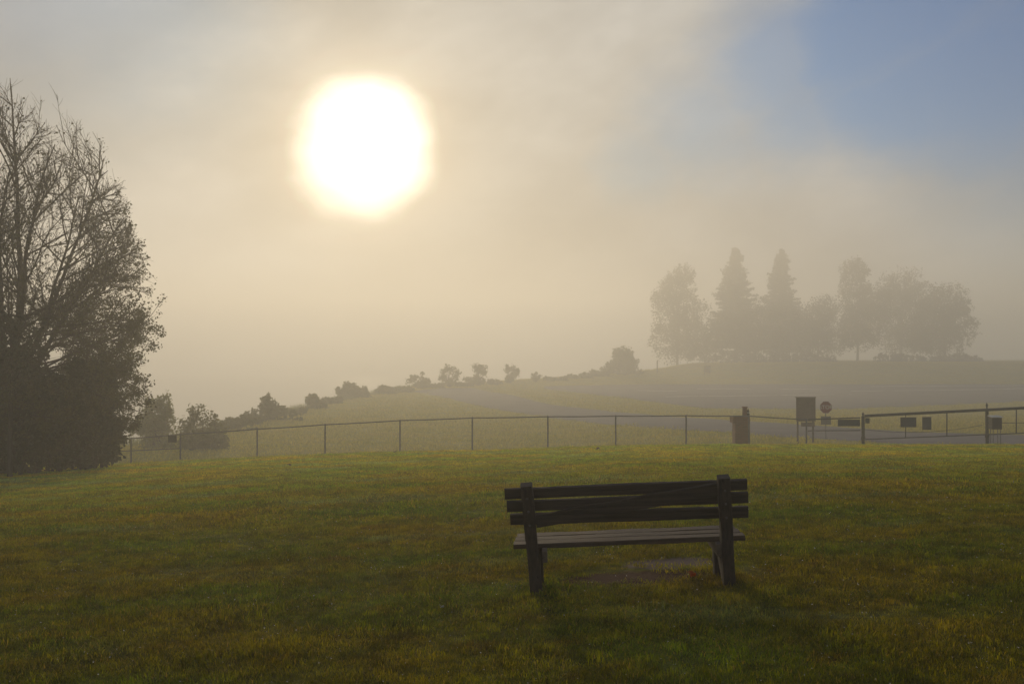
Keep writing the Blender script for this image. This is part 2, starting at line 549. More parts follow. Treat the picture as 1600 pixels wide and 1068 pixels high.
def inside(poly, x, y):
    c = np.zeros(x.shape, bool)
    n = len(poly)
    for i in range(n):
        x1, y1 = poly[i]; x2, y2 = poly[(i + 1) % n]
        if y1 == y2: continue
        k = ((y1 > y) != (y2 > y)) & (x < (x2 - x1) * (y - y1) / (y2 - y1) + x1)
        c ^= k
    return c
def sheet_from_strip(name, left, right, material, dz, step=1.5):
    """a paved strip between two polylines of equal length, draped on the terrain"""
    L = np.array(left, float); R = np.array(right, float)
    pts = []
    for i in range(len(L) - 1):
        n = max(1, int(np.linalg.norm((L[i + 1] - L[i] + R[i + 1] - R[i]) / 2) / step))
        for k in range(n):
            s = k / n
            pts.append((L[i] * (1 - s) + L[i + 1] * s, R[i] * (1 - s) + R[i + 1] * s))
    pts.append((L[-1], R[-1]))
    m = 13
    V = []
    for a, b in pts:
        for j in range(m):
            p = a + (b - a) * j / (m - 1)
            V.append((p[0], p[1], gz(p[0], p[1]) + dz))
    fc = [(i * m + j, i * m + j + 1, (i + 1) * m + j + 1, (i + 1) * m + j) for i in range(len(pts) - 1) for j in range(m - 1)]
    b = MB(); b.add(V, fc)
    return fix_normals(b.build(name, material, smooth=True))
# access road: comes out of the fog on the left and swings right past the fence to the gate
far_px = [(690, 606), (740, 606), (800, 617), (860, 632), (980, 645), (1100, 654), (1240, 663), (1400, 674), (1700, 683)]
near_px = [(640, 611), (690, 620), (760, 637), (830, 648), (940, 662), (1060, 672), (1200, 682), (1380, 692), (1700, 702)]
fl = [hit(*p) for p in far_px]; nl = [hit(*p) for p in near_px]
road = sheet_from_strip('access_road', fl, nl, M_ASPHALT, 0.035)
tag(road, 'grey asphalt road curving from the lakeside to the gate', 'road', kind='structure')
lf = [hit(*p) for p in [(850, 603), (1000, 600), (1150, 600), (1350, 600), (1640, 600)]]
ln = [hit(*p) for p in [(850, 607), (960, 620), (1100, 638), (1300, 640), (1640, 626)]]
lot = sheet_from_strip('parking_lot', lf, ln, M_ASPHALT, 0.03)
tag(lot, 'grey asphalt parking lot fading into the fog', 'parking lot', kind='structure')
mk = MB()
def strip_line(p0, p1, wd):
    a = np.array(hit(*p0)); b = np.array(hit(*p1))
    n = 30
    d = (b - a) / np.linalg.norm(b - a); q = np.array((-d[1], d[0])) * wd / 2
    V = []
    for i in range(n + 1):
        p = a + (b - a) * i / n
        for s in (-1, 1):
            r = p + q * s
            V.append((r[0], r[1], gz(*r) + 0.042))
    mk.add(V, [(2 * i, 2 * i + 1, 2 * i + 3, 2 * i + 2) for i in range(n)])
for a, b in (((995, 610), (1058, 611)), ((1090, 607.5), (1300, 608.5)), ((1040, 620), (1330, 616)), ((1360, 604), (1600, 602)), ((1330, 611), (1600, 607))):
    strip_line(a, b, 0.75)
mko = fix_normals(mk.build('parking_lot_marking', M_PAINT))
tag(mko, 'faded white lines painted across the parking lot', 'road marking', kind='structure')

# ------------------------------------------------------------------ lawn grass
def tuft(seed, n, spread, h0, h1, wd, lean):
    r = np.random.default_rng(seed)
    V = []; Fc = []; tint = []
    for i in range(n):
        a = r.uniform(0, 6.283); q = spread * math.sqrt(r.uniform())
        bx, by = q * math.cos(a), q * math.sin(a)
        h = r.uniform(h0, h1); b = r.uniform(0, 6.283)
        ln = lean * r.uniform(0.2, 1.3) * h
        dx, dy = math.cos(b), math.sin(b)
        wx, wy = -dy * wd / 2, dx * wd / 2
        k = len(V)
        for s, ww in ((0, 1.0), (0.55, 0.8)):
            ox, oy, oz = bx + dx * ln * s * s, by + dy * ln * s * s, h * (s - 0.18 * s * s * lean)
            V += [(ox - wx * ww, oy - wy * ww, oz), (ox + wx * ww, oy + wy * ww, oz)]
        V.append((bx + dx * ln, by + dy * ln, h * (1 - 0.18 * lean)))
        Fc += [(k, k + 1, k + 3, k + 2), (k + 2, k + 3, k + 4)]
        tt = r.uniform()
        tint += [tt] * 5
    me = bpy.data.meshes.new('grass_tuft')
    me.from_pydata(V, [], Fc)
    at_ = me.attributes.new('tint', 'FLOAT', 'POINT')
    at_.data.foreach_set('value', tint)
    me.materials.append(M_BLADE)
    return bpy.data.objects.new('grass_tuft', me)
def tuft_set(name, specs):
    c = bpy.data.collections.new(name)
    for s in specs:
        c.objects.link(tuft(*s))
    return c
near_c = tuft_set('near_tufts', [(1, 80, .12, .014, .034, .0038, 1.0), (2, 80, .12, .014, .036, .0038, 1.2), (3, 70, .11, .018, .042, .0042, .9),
                                 (4, 90, .13, .012, .028, .0038, 1.3), (5, 46, .08, .025, .058, .0046, .8), (6, 80, .12, .012, .030, .0038, 1.4)])
far_c = tuft_set('far_tufts', [(11, 80, .24, .018, .040, .008, 1.0), (12, 80, .24, .018, .042, .009, .9), (13, 70, .20, .022, .055, .009, .8), (14, 80, .26, .016, .034, .008, 1.2)])

def grass_object(name, xs, ys, dens_fn, coll, label):
    X, Y = np.meshgrid(xs, ys)
    nx, ny = len(xs), len(ys)
    v = np.stack([X, Y, H(X, Y)], -1).reshape(-1, 3)
    i = np.arange(ny - 1)[:, None] * nx + np.arange(nx - 1)[None, :]
    f = np.stack([i, i + 1, i + nx + 1, i + nx], -1).reshape(-1, 4)
    keep = [q for q in f.tolist() if dens_fn(*(v[q].mean(0)[:2])) > 0]
    b = MB(); b.add(v, keep)
    o = b.build(name, M_BLADE)
    me = o.data
    co = np.zeros(len(me.vertices) * 3); me.vertices.foreach_get('co', co); co = co.reshape(-1, 3)
    at_ = me.attributes.new('dens', 'FLOAT', 'POINT')
    at_.data.foreach_set('value', np.array([dens_fn(a, c) for a, c in co[:, :2]], dtype=np.float32))
    g = bpy.data.node_groups.new(name, 'GeometryNodeTree')
    g.interface.new_socket('Geometry', in_out='INPUT', socket_type='NodeSocketGeometry')
    g.interface.new_socket('Geometry', in_out='OUTPUT', socket_type='NodeSocketGeometry')
    N = NT(g)
    gi = N.new('NodeGroupInput'); go = N.new('NodeGroupOutput')
    na = N.new('GeometryNodeInputNamedAttribute', data_type='FLOAT'); na.inputs[0].default_value = 'dens'
    dp = N.new('GeometryNodeDistributePointsOnFaces', distribute_method='RANDOM')
    N.l.new(gi.outputs[0], dp.inputs['Mesh'])
    N.l.new(na.outputs[0], dp.inputs['Density'])
    dp.inputs['Seed'].default_value = 4
    ci = N.new('GeometryNodeCollectionInfo'); ci.inputs['Collection'].default_value = coll
    ci.inputs['Separate Children'].default_value = True
    ci.inputs['Reset Children'].default_value = True
    ip = N.new('GeometryNodeInstanceOnPoints')
    N.l.new(dp.outputs['Points'], ip.inputs['Points'])
    N.l.new(ci.outputs[0], ip.inputs['Instance'])
    ip.inputs['Pick Instance'].default_value = True
    rv = N.new('FunctionNodeRandomValue', data_type='FLOAT_VECTOR')
    rv.inputs[0].default_value = (-0.12, -0.12, 0); rv.inputs[1].default_value = (0.12, 0.12, 6.283)
    N.l.new(rv.outputs[0], ip.inputs['Rotation'])
    pos = N.new('GeometryNodeInputPosition')
    nz = N.new('ShaderNodeTexNoise'); nz.inputs['Scale'].default_value = 1.8; nz.inputs['Detail'].default_value = 4
    N.l.new(pos.outputs[0], nz.inputs['Vector'])
    rs = N.new('FunctionNodeRandomValue', data_type='FLOAT')
    rs.inputs[2].default_value = 0.7; rs.inputs[3].default_value = 1.25
    mr = N.new('ShaderNodeMapRange'); mr.inputs[1].default_value = 0.3; mr.inputs[2].default_value = 0.7
    mr.inputs[3].default_value = 0.5; mr.inputs[4].default_value = 1.6
    N.l.new(nz.outputs[0], mr.inputs[0])
    mu = N.math('MULTIPLY', mr.outputs[0], rs.outputs[1])
    N.l.new(mu, ip.inputs['Scale'])
    N.l.new(ip.outputs[0], go.inputs[0])
    md = o.modifiers.new('grass', 'NODES'); md.node_group = g
    tag(o, label, 'grass', kind='stuff')
    return o
def bare(x, y):
    r = ((x - 1.37) / 0.44) ** 2 + ((y - 8.52) / 0.24) ** 2
    q = ((x - 0.98) / 0.70) ** 2 + ((y - 8.00) / 0.27) ** 2
    return float(np.clip((r - 0.5) / 0.9, 0.02, 1)) * float(np.clip((q - 0.6) / 0.6, 0.03, 1))
def dens_near(x, y):
    if y < 4.2 or y > 14.5 or abs(x) > 0.62 * y + 1.5: return 0.0
    d = 150.0 * min(1.0, 60.0 / y ** 2 + 0.3) * min(1.0, (14.5 - y) / 2.5 + 0.05)
    return d * bare(x, y)
def dens_far(x, y):
    if y < 11.5 or y > 42.5 or abs(x) > 0.60 * y + 2.0: return 0.0
    return 44.0 * min(1.0, (y - 11.5) / 2.5) * min(1.0, 18 / y + 0.25)
grass_object('lawn_grass', np.arange(-11, 11.1, 0.15), np.arange(4, 14.6, 0.15), dens_near, near_c, 'short olive and brown lawn grass around the bench')
grass_object('lawn_grass', np.arange(-27, 27.1, 0.5), np.arange(11.5, 42.6, 0.5), dens_far, far_c, 'short olive lawn grass running back to the fence')

# rough meadow beyond the fence, left off the paved surfaces
def make_meadow_mat():
    m, t, out = mat('meadow_blade')
    P = t.new('ShaderNodeNewGeometry').outputs['Position']
    n2 = t.noise(t.scale(P, (0.25, 0.6, 0)), 0.7, 5, 0.6)
    att = t.new('ShaderNodeAttribute'); att.attribute_name = 'tint'
    col = t.mix(t.rng(n2, 0.35, 0.65), (0.33, 0.31, 0.045), (0.40, 0.345, 0.080))
    col = t.mix(1.0, col, t.rng(att.outputs['Fac'], 0, 1, 0.7, 1.3), 'MULTIPLY')
    p = principled(t, col, 0.6, 0.1)
    tr = t.new('ShaderNodeBsdfTranslucent')
    t.put(tr.inputs[0], t.mix(1.0, col, (1.5, 1.35, 0.6), 'MULTIPLY'))
    mx = t.new('ShaderNodeMixShader'); mx.inputs[0].default_value = 0.5
    t.l.new(p.outputs[0], mx.inputs[1]); t.l.new(tr.outputs[0], mx.inputs[2])
    t.l.new(mx.outputs[0], out.inputs[0])
    return m
meadow_c = tuft_set('meadow_tufts', [(31, 44, .75, .06, .16, .035, .9), (32, 44, .8, .07, .18, .04, .8), (33, 40, .7, .06, .15, .04, 1.1), (34, 40, .8, .08, .22, .035, .7)])
M_MEADOW = make_meadow_mat()
for o_ in meadow_c.objects: o_.data.materials[0] = M_MEADOW
road_poly = fl + nl[::-1]
lot_poly = lf + ln[::-1]
def dens_meadow(x, y):
    if y < 43 or y > 310 or abs(x) > 0.56 * y + 4: return 0.0
    if x < float(edge(y)) - 3: return 0.0
    X = np.array([x]); Y = np.array([y])
    if inside(road_poly, X, Y)[0] or inside(lot_poly, X, Y)[0]: return 0.0
    return 1.9 if y < 100 else 0.9
grass_object('meadow_grass', np.arange(-32, 180, 1.6), np.arange(43, 312, 1.6), dens_meadow, meadow_c, 'pale yellow green rough grass beyond the fence around the road')

# dew on the blades near the bench
rd = np.random.default_rng(77)
b = MB()
ico = []
for i in range(4):
    for j in range(7):
        th = math.pi * i / 3; ph = 2 * math.pi * j / 7
        ico.append((math.sin(th) * math.cos(ph), math.sin(th) * math.sin(ph), math.cos(th)))
ico = np.array(ico)
icof = [(i * 7 + j, i * 7 + (j + 1) % 7, (i + 1) * 7 + (j + 1) % 7, (i + 1) * 7 + j) for i in range(3) for j in range(7)]
for k in range(2400):
    y = 5.0 + 21 * rd.random() ** 1.2
    x = rd.uniform(-0.56, 0.56) * y
    rr = rd.uniform(0.0022, 0.0052) * (0.7 + y / 18)
    b.add(ico * rr + np.array((x, y, gz(x, y) + rd.uniform(0.022, 0.042))), icof)
md_, t, out = mat('dew')
gl_ = t.new('ShaderNodeBsdfGlass'); gl_.inputs['IOR'].default_value = 1.33; gl_.inputs['Roughness'].default_value = 0.0
t.l.new(gl_.outputs[0], out.inputs[0])
tag(fix_normals(b.build('dew_drops', md_, smooth=True)), 'bright dew drops scattered over the lawn grass', 'dew', kind='stuff')

# ------------------------------------------------------------------ bench
BX, BY = px_x(987.5, 7.55), 7.55
bz = gz(BX, BY)
bench = empty('park_bench', (BX, BY, bz), (0, rad(-2.6), rad(-2.2)))
tag(bench, 'weathered dark wooden park bench seen from behind on the lawn', 'bench')
LEAN = 0.20
def back_pt(x, z, off=0.0):
    """point on the line of the reclined rear posts"""
    s = z / 0.84
    return np.array((x - 0.036 * s, -LEAN * s + off, z))
slope = np.array((0, -LEAN, 0.84)); slope = slope / np.linalg.norm(slope)
nrm = np.array((0, slope[2], -slope[1]))          # points to the front of the bench
for i, x in enumerate((-0.725, 0.725)):
    b = MB()
    b.plank(back_pt(x, -0.12), back_pt(x, 0.845), 0.088, 0.088, (1, 0, 0), seed=10 + i, warp=0.0022, cham=0.006, seg=22)
    p = b.build('post', M_WOOD_Z, bench)
    fix_normals(p)
    for z in (0.55, 0.655, 0.755):
        c = back_pt(x, z) - nrm * 0.047
        bb = MB(); bb.tube([c, c - nrm * 0.006], 0.009, 8)
        bb.build('bolt', M_BOLT, p)
zs = (0.757, 0.660, 0.559)
ends = ((-0.895, 0.905), (-0.888, 0.908), (-0.872, 0.904))
for i, z in enumerate(zs):
    c = back_pt(0, z) + nrm * 0.064
    b = MB()
    b.plank(c + np.array((ends[i][0], 0, 0)), c + np.array((ends[i][1], 0, (0.0, -0.002, -0.012)[i])), (0.081, 0.081, 0.086)[i], 0.036, slope, seed=20 + i, warp=0.0015, cham=0.005, seg=40)
    fix_normals(b.build('back_slat', M_WOOD_X, bench))
# diagonal board nailed across the back between the posts
b = MB()
p0 = back_pt(-0.68, 0.552) + nrm * 0.0275; p1 = back_pt(0.68, 0.742) + nrm * 0.0275
b.plank(p0, p1, 0.098, 0.030, slope, seed=31, warp=0.003, cham=0.004, seg=40)
fix_normals(b.build('diagonal_brace', M_WOOD_X, bench))
# seat boards, rear to front
sy0 = 0.005
for i in range(3):
    yy = sy0 + 0.062 + i * 0.132
    zz = 0.352 + i * 0.006
    b = MB()
    b.plank((-0.885 + 0.01 * i, yy, zz), (0.865 - 0.012 * i, yy, zz + 0.002), 0.122, 0.038, (0, 1, 0.045), seed=40 + i, warp=0.0028, cham=0.005, seg=40)
    fix_normals(b.build('seat_slat', M_WOOD_SEAT, bench))
for i, x in enumerate((-0.715, 0.715)):
    b = MB()
    b.plank((x, 0.385, -0.12), (x, 0.345, 0.33), 0.088, 0.088, (1, 0, 0), seed=50 + i, cham=0.006, seg=14)
    fix_normals(b.build('leg', M_WOOD_Z, bench))
    b = MB()
    b.plank((x + 0.0455 * (1 if x < 0 else -1) + 0.02 * (1 if x < 0 else -1), -0.10, 0.288), (x + 0.0655 * (1 if x < 0 else -1), 0.40, 0.305), 0.088, 0.036, (0, 0, 1), seed=60 + i, seg=8)
    fix_normals(b.build('seat_bearer', M_WOOD_Y, bench))
    b = MB()
    b.plank((x, 0.02, -0.03), (x, 0.315, 0.29), 0.085, 0.05, (0, -1, 1), seed=70 + i, seg=8)
    fix_normals(b.build('side_brace', M_WOOD_Y, bench))

# fallen leaves on the grass
def leaf_obj(x, y, size, material, rot, label, seed):
    r = np.random.default_rng(seed)
    b = MB()
    lob = 5
    outl = []
    for i in range(30):
        a = i / 30 * 2 * math.pi
        q = 0.62 + 0.38 * abs(math.cos(lob * a / 2)) ** 0.8
        q *= 1.0 + 0.1 * r.normal()
        outl.append((math.cos(a) * q * size, math.sin(a) * q * size * 0.9, 0.22 * size * math.sin(2 * a + seed) + 0.006))
    top = [(0, 0, 0.25 * size)] + outl
    bot = [(p[0], p[1], p[2] - 0.0012) for p in top]
    fc = [(0, 1 + i, 1 + (i + 1) % 30) for i in range(30)]
    fb = [(31, 32 + (i + 1) % 30, 32 + i) for i in range(30)]
    fs = [(1 + i, 32 + i, 32 + (i + 1) % 30, 1 + (i + 1) % 30) for i in range(30)]
    b.add(top + bot, fc + fb + fs)
    b.tube([(-0.5 * size, 0, 0.012), (-1.5 * size, 0.2 * size, 0.02)], 0.0012, 4)
    o = b.build('fallen_leaf', material)
    o.location = (x, y, gz(x, y) + 0.045)
    o.rotation_euler = rot
    tag(o, label, 'leaf', 'fallen leaves on the lawn')
    return o
lx, ly = hit(1080, 906)
leaf_obj(lx, ly, 0.042, M_LEAF_ORANGE, (0.9, 0.2, 0.6), 'bright orange fallen leaf on the grass under the bench', 1)
lx, ly = hit(618, 707)
leaf_obj(lx, ly, 0.10, M_LEAF_BROWN, (-0.7, 0, 1.2), 'brown curled leaf at the lawn edge below the bushes left of centre', 2)
lx, ly = hit(934, 703)
leaf_obj(lx, ly, 0.10, M_LEAF_BROWN, (-0.8, 0.2, 2.2), 'brown curled leaf on the lawn edge beyond the bench', 3)
lx, ly = hit(452, 728)
leaf_obj(lx, ly, 0.08, M_LEAF_BROWN, (-0.6, 0.3, 0.2), 'brown fallen leaf on the open lawn in front of the left fence', 4)

lx, ly = hit(691, 958)
leaf_obj(lx, ly, 0.016, M_WHITE, (-0.6, 0.3, 0.9), 'tiny white petal on the grass left of and nearer than the bench', 5)

# ------------------------------------------------------------------ fence along the foot of the lawn
FY = 42.0
post_px = [205, 282, 402, 508, 625, 738, 856, 962, 1072, 1170, 1260]
rail_y = [684.5, 678, 670, 663, 656.5, 652.5, 650.5, 649.5, 649, 649.5, 655]
foot_y = [728, 722, 716, 711, 706, 703, 701, 699, 697, 696, 696]
tops = [at(p, q, FY) for p, q in zip(post_px, rail_y)]
feet = [Vector((v.x, FY, min(gz(v.x, FY), v.z - 1.05) - 0.15)) for v in tops]
fence = empty('chain_link_fence', (tops[5].x, FY, gz(tops[5].x, FY)))
tag(fence, 'long low chain link fence with thin steel posts along the foot of the lawn', 'fence')
fo = np.array(fence.location)
def loc(v): return np.array(v) - fo
for a, b_ in zip(tops, feet):
    b = MB()
    b.tube([loc(b_), loc(a) + (0, 0, 0.02)], 0.034, 8)
    b.tube([loc(a) + (0, 0, 0.02), loc(a) + (0, 0, 0.05)], [0.038, 0.012], 8)
    b.build('post', M_GALV, fence)
left_end = at(150, 688.5, FY)
rail_pts = [loc(left_end)] + [loc(a) for a in tops]
b = MB()
dense = []
for i in range(len(rail_pts) - 1):
    for k in range(4):
        s = k / 4
        q = rail_pts[i] * (1 - s) + rail_pts[i + 1] * s
        q[2] -= 0.012 * math.sin(math.pi * s)
        dense.append(q)
dense.append(rail_pts[-1])
b.tube(dense, 0.025, 8)
b.build('top_rail', M_GALV, fence, smooth=True)
b = MB(); b.tube([loc(at(150, 706.5, FY)), loc(at(282, 700, FY))], 0.019, 8); b.build('middle_rail', M_GALV, fence, smooth=True)
# woven wire: zigzag wires between the rail and the ground line
topx = np.array([v[0] for v in rail_pts]); topz = np.array([v[2] for v in rail_pts])
b = MB()
pitch = 0.075
xs = np.arange(topx[0], topx[-1], pitch)
for i, x in enumerate(xs):
    zt = np.interp(x, topx, topz)
    n = 17
    zz = zt - np.arange(n) * pitch * 0.95
    xx = x + np.where((np.arange(n) + i) % 2 == 0, -pitch / 2, pitch / 2)
    yy = np.full(n, 0.028) + np.where(np.arange(n) % 2 == 0, 0.002, -0.002)
    b.tube(np.stack([xx, yy, zz], -1), 0.0017, 3, cap=False)
b.build('wire_mesh', M_WIRE, fence)

# heavier panel between the last fence post and the gate post
panel = empty('rail_fence_panel', tuple(at(1304, 690, FY)))
tag(panel, 'short two rail steel fence panel between the chain link fence and the gate', 'fence')
po = np.array(panel.location)
A0, A1 = at(1262.5, 655, FY), at(1344, 652.3, FY)
b = MB(); b.tube([np.array(A0) - po, np.array(A1) - po], 0.028, 8); b.build('top_rail', M_GATE, panel, smooth=True)
B0, B1 = at(1262.5, 672.5, FY), at(1344, 672.0, FY)
b = MB(); b.tube([np.array(B0) - po, np.array(B1) - po], 0.020, 8); b.build('lower_rail', M_GATE, panel, smooth=True)

# gate posts
def gate_post(px, ytop, yfin, wpx, Y, label, arm=None):
    top = at(px, ytop, Y)
    z0 = min(gz(top.x, Y), at(px, 690, Y).z) - 0.1
    o = empty('gate_post', (top.x, Y, z0))
    tag(o, label, 'gate post')
    r = wpx / F * Y / 2
    h = top.z - z0
    b = MB(); b.tube([(0, 0, 0), (0, 0, h)], r, 12); b.build('post', M_GATE, o, smooth=False)
    fh = (ytop - yfin) / F * Y
    b = MB()
    prof = [(0, r * 1.12), (0.12, r * 1.12), (0.15, r * 0.5), (0.4, r * 0.45), (0.55, r * 0.75), (0.7, r * 0.6), (0.82, r * 0.28), (1.0, r * 0.05)]
    b.tube([(0, 0, h + fh * a) for a, _ in prof], [q for _, q in prof], 10)
    b.build('finial', M_GATE, o, smooth=True)
    b = MB(); b.tube([(0, 0, h * 0.28), (0, 0, h * 0.38)], r * 1.3, 12); b.build('collar', M_GATE, o)
    return o
GY = 42.0
gate_post(1348.5, 651, 643, 5.2, GY, 'thick steel gate post with a short pointed cap at the left end of the gate')
gate_post(1542, 640, 628, 5.0, GY, 'tall steel gate post with a ball finial in the middle of the gate')

# the gate: a heavy top beam, thin bottom rail and uprights
gate = empty('barrier_gate', tuple(at(1446, 685, GY - 0.16)))
tag(gate, 'long low steel barrier gate with a thick top beam across the road', 'gate')
go_ = np.array(gate.location); gq = GY - 0.16
def gl(px, py): return np.array(at(px, py, gq)) - go_
def beam(p, q, hh, tt, name):
    b = MB(); b.plank(p, q, hh, tt, (0, 0, 1), seed=3, warp=0.0, cham=0.012, seg=3)
    return fix_normals(b.build(name, M_GATE, gate))
beam(gl(1351, 649.5), gl(1660, 634.0), 0.115, 0.10, 'top_beam')
b = MB(); b.tube([gl(1352, 686), gl(1540, 678.5), gl(1660, 674)], 0.024, 8); b.build('bottom_rail', M_GATE, gate, smooth=True)
for px in (1415, 1479.5, 1588, 1640):
    yt = 649.5 + (px - 1351) * (634.0 - 649.5) / 309
    yb = 686 + (px - 1352) * (674 - 686) / 308
    b = MB(); b.tube([gl(px, yt + 1), gl(px, yb)], 0.026 if px != 1415 else 0.018, 8); b.build('upright', M_GATE, gate, smooth=True)
b = MB(); b.tube([gl(1543, 660.5), gl(1640, 660)], 0.014, 6); b.build('middle_rail', M_GATE, gate, smooth=True)
# slack cable
pts = [gl(1352, 671) + np.array((0, 0.3, 0))]
for s in np.linspace(0.08, 1, 12):
    x = 1352 + s * 188
    y = 671 + (664 - 671) * s + 10.5 * 4 * s * (1 - s) * 0.75
    pts.append(gl(x, y) + np.array((0, 0.3 - 0.05 * s, 0)))
b = MB(); b.tube(pts, 0.010, 5); b.build('cable', M_BOLT, gate, smooth=True)

# boards fixed to the fence and the gate
def board(name, px0, py0, px1, py1, Y, material, label, cat, bars=0, thick=0.03):
    a = at(px0, py0, Y); c = at(px1, py1, Y)
    o = empty(name, ((a.x + c.x) / 2, Y, (a.z + c.z) / 2))
    tag(o, label, cat)
    wd, ht = abs(c.x - a.x), abs(a.z - c.z)
    b = MB(); b.plank((-wd / 2, 0, 0), (wd / 2, 0, 0), ht, thick, (0, 0, 1), seed=1, warp=0.0, cham=0.005, seg=2)
    fix_normals(b.build('panel', material, o))
    fw = 0.022
    b = MB()
    for z in (-1, 1): b.box((0, -thick / 2 - 0.004, z * (ht / 2 - fw / 2)), (wd, 0.012, fw))
    for x in (-1, 1): b.box((x * (wd / 2 - fw / 2), -thick / 2 - 0.004, 0), (fw, 0.0125, ht - 2 * fw))
    b.build('frame', M_GATE, o)
    return o
board('fence_sign', 1309, 655, 1343.5, 665.5, FY - 0.06, M_SIGN_DARK, 'wide dark blue grey sign on the two rail fence panel', 'sign')
board('gate_sign', 1407, 651.5, 1431.5, 667, GY - 0.27, M_SIGN_DARK, 'dark blue grey landscape sign hung on the gate', 'sign')
board('gate_sign', 1441, 651, 1455, 671, GY - 0.27, M_SIGN_GREY, 'grey upright sign hung on the gate right of the dark one', 'sign')
board('post_sign', 1352, 652.5, 1358.5, 661, GY - 0.30, M_SIGN_DARK, 'small dark plate beside the left gate post', 'sign')
board('fence_sign', 263, 680, 276, 690.5, FY - 0.06, M_SIGN_GREY, 'small grey plate on the left end of the chain link fence', 'sign')

# dark box on legs by the tall gate post
bp = at(1555.5, 682, GY - 0.75)
z0 = gz(bp.x, bp.y)
boxo = empty('collection_box', (bp.x, bp.y, z0))
tag(boxo, 'dark metal box with a pale lid on thin legs beside the tall gate post', 'box')
ztop = at(1555.5, 650, bp.y).z - z0; zbot = at(1555.5, 670, bp.y).z - z0
b = MB(); b.plank((0, 0, zbot), (0, 0, ztop - 0.03), 0.40, 0.34, (1, 0, 0), seed=2, warp=0.0, cham=0.02, seg=3); fix_normals(b.build('body', M_BLACKBOX, boxo))
b = MB(); b.plank((-0.23, 0, ztop - 0.008), (0.23, 0, ztop - 0.008), 0.42, 0.04, (0, 1, 0.12), seed=2, warp=0.0, cham=0.01, seg=3); fix_normals(b.build('lid', M_WHITE, boxo))
for sx in (-0.15, 0.15):
    for sy in (-0.12, 0.12):
        b = MB(); b.tube([(sx, sy, -0.05), (sx, sy, zbot + 0.02)], 0.016, 6); b.build('leg', M_GALV, boxo)

# brick pillar behind the fence
PYD = 43.4
pc = at(1158, 690, PYD)
zb = gz(pc.x, PYD) - 0.1
ztop = at(1158, 649.5, PYD).z
pil = empty('brick_pillar', (pc.x, PYD, zb))
tag(pil, 'squat brick pillar with a stepped top standing behind the chain link fence', 'pillar')
hh = ztop - zb
b = MB(); b.plank((0, 0, 0), (0, 0, hh), 0.64, 0.60, (1, 0, 0), seed=1, warp=0.0, cham=0.012, seg=3); fix_normals(b.build('shaft', M_BRICK, pil))
b = MB(); b.plank((-0.42, 0, hh - 0.15), (-0.322, 0, hh - 0.15), 0.28, 0.62, (0, 0, 1), seed=1, warp=0.0, cham=0.012, seg=2); fix_normals(b.build('corbel', M_BRICK, pil))
b = MB(); b.plank((0.16, 0, hh + 0.001), (0.16, 0, hh + 0.36), 0.17, 0.2, (1, 0, 0), seed=1, warp=0.0, cham=0.01, seg=2)
b.box((0.16, 0, hh + 0.385), (0.21, 0.24, 0.05)); fix_normals(b.build('stack', M_BRICK, pil))
b = MB(); b.tube([(0.245, 0, hh + 0.23), (0.30, 0, hh + 0.23), (0.31, -0.02, hh + 0.17), (0.31, -0.02, hh + 0.35), (0.31, -0.02, hh + 0.39)], [0.02, 0.02, 0.06, 0.085, 0.03], 10)
lamp = fix_normals(b.build('lantern', M_BLACKBOX, pil))
b = MB(); b.tube([(0.31, -0.02, hh + 0.115), (0.31, -0.02, hh + 0.168)], [0.055, 0.062], 10); b.build('lens', M_LENS, lamp)
b = MB(); b.tube([(0.31, -0.02, hh - 0.05), (0.31, -0.02, hh + 0.113)], [0.06, 0.058], 8); b.build('lamp_base', M_BLACKBOX, pil)

# notice board and stop sign beyond the fence
NY = 58.0
a = at(1244, 621, NY); c = at(1273.5, 658, NY)
gx = (a.x + c.x) / 2; g0 = gz(gx, NY)
nb = empty('notice_board', (gx, NY, g0))
tag(nb, 'tall brown notice board on two posts left of the stop sign', 'notice board')
wd = c.x - a.x; zt = a.z - g0; zb_ = c.z - g0
b = MB(); b.plank((0, 0, zb_), (0, 0, zt), wd, 0.09, (1, 0, 0), seed=5, warp=0.0, cham=0.01, seg=3); fix_normals(b.build('panel', M_SIGN_BROWN, nb))
b = MB()
for z in (zb_ + 0.04, zt - 0.03): b.box((0, -0.05, z), (wd + 0.03, 0.05, 0.07))
for q in (-1, 1): b.box((q * (wd / 2 - 0.02), -0.052, (zb_ + zt) / 2), (0.06, 0.05, zt - zb_ - 0.04))
b.build('frame', M_SIGN_BROWN, nb)
b = MB(); b.box((0, 0, zt + 0.03), (wd + 0.1, 0.16, 0.035)); b.build('cap', M_SIGN_BROWN, nb)
for s in (-1, 1):
    b = MB(); b.plank((s * (wd / 2 - 0.1), 0.075, -0.2), (s * (wd / 2 - 0.1), 0.075, zt - 0.1), 0.1, 0.06, (1, 0, 0), seed=6, warp=0.0, seg=3); fix_normals(b.build('post', M_WOOD_Z, nb))
b = MB(); b.plank((-0.28, -0.02, zb_ - 0.17), (0.52, -0.02, zb_ - 0.17), 0.26, 0.03, (0, 0, 1), seed=6, warp=0.0, seg=3); fix_normals(b.build('lower_plate', M_SIGN_BROWN, nb))

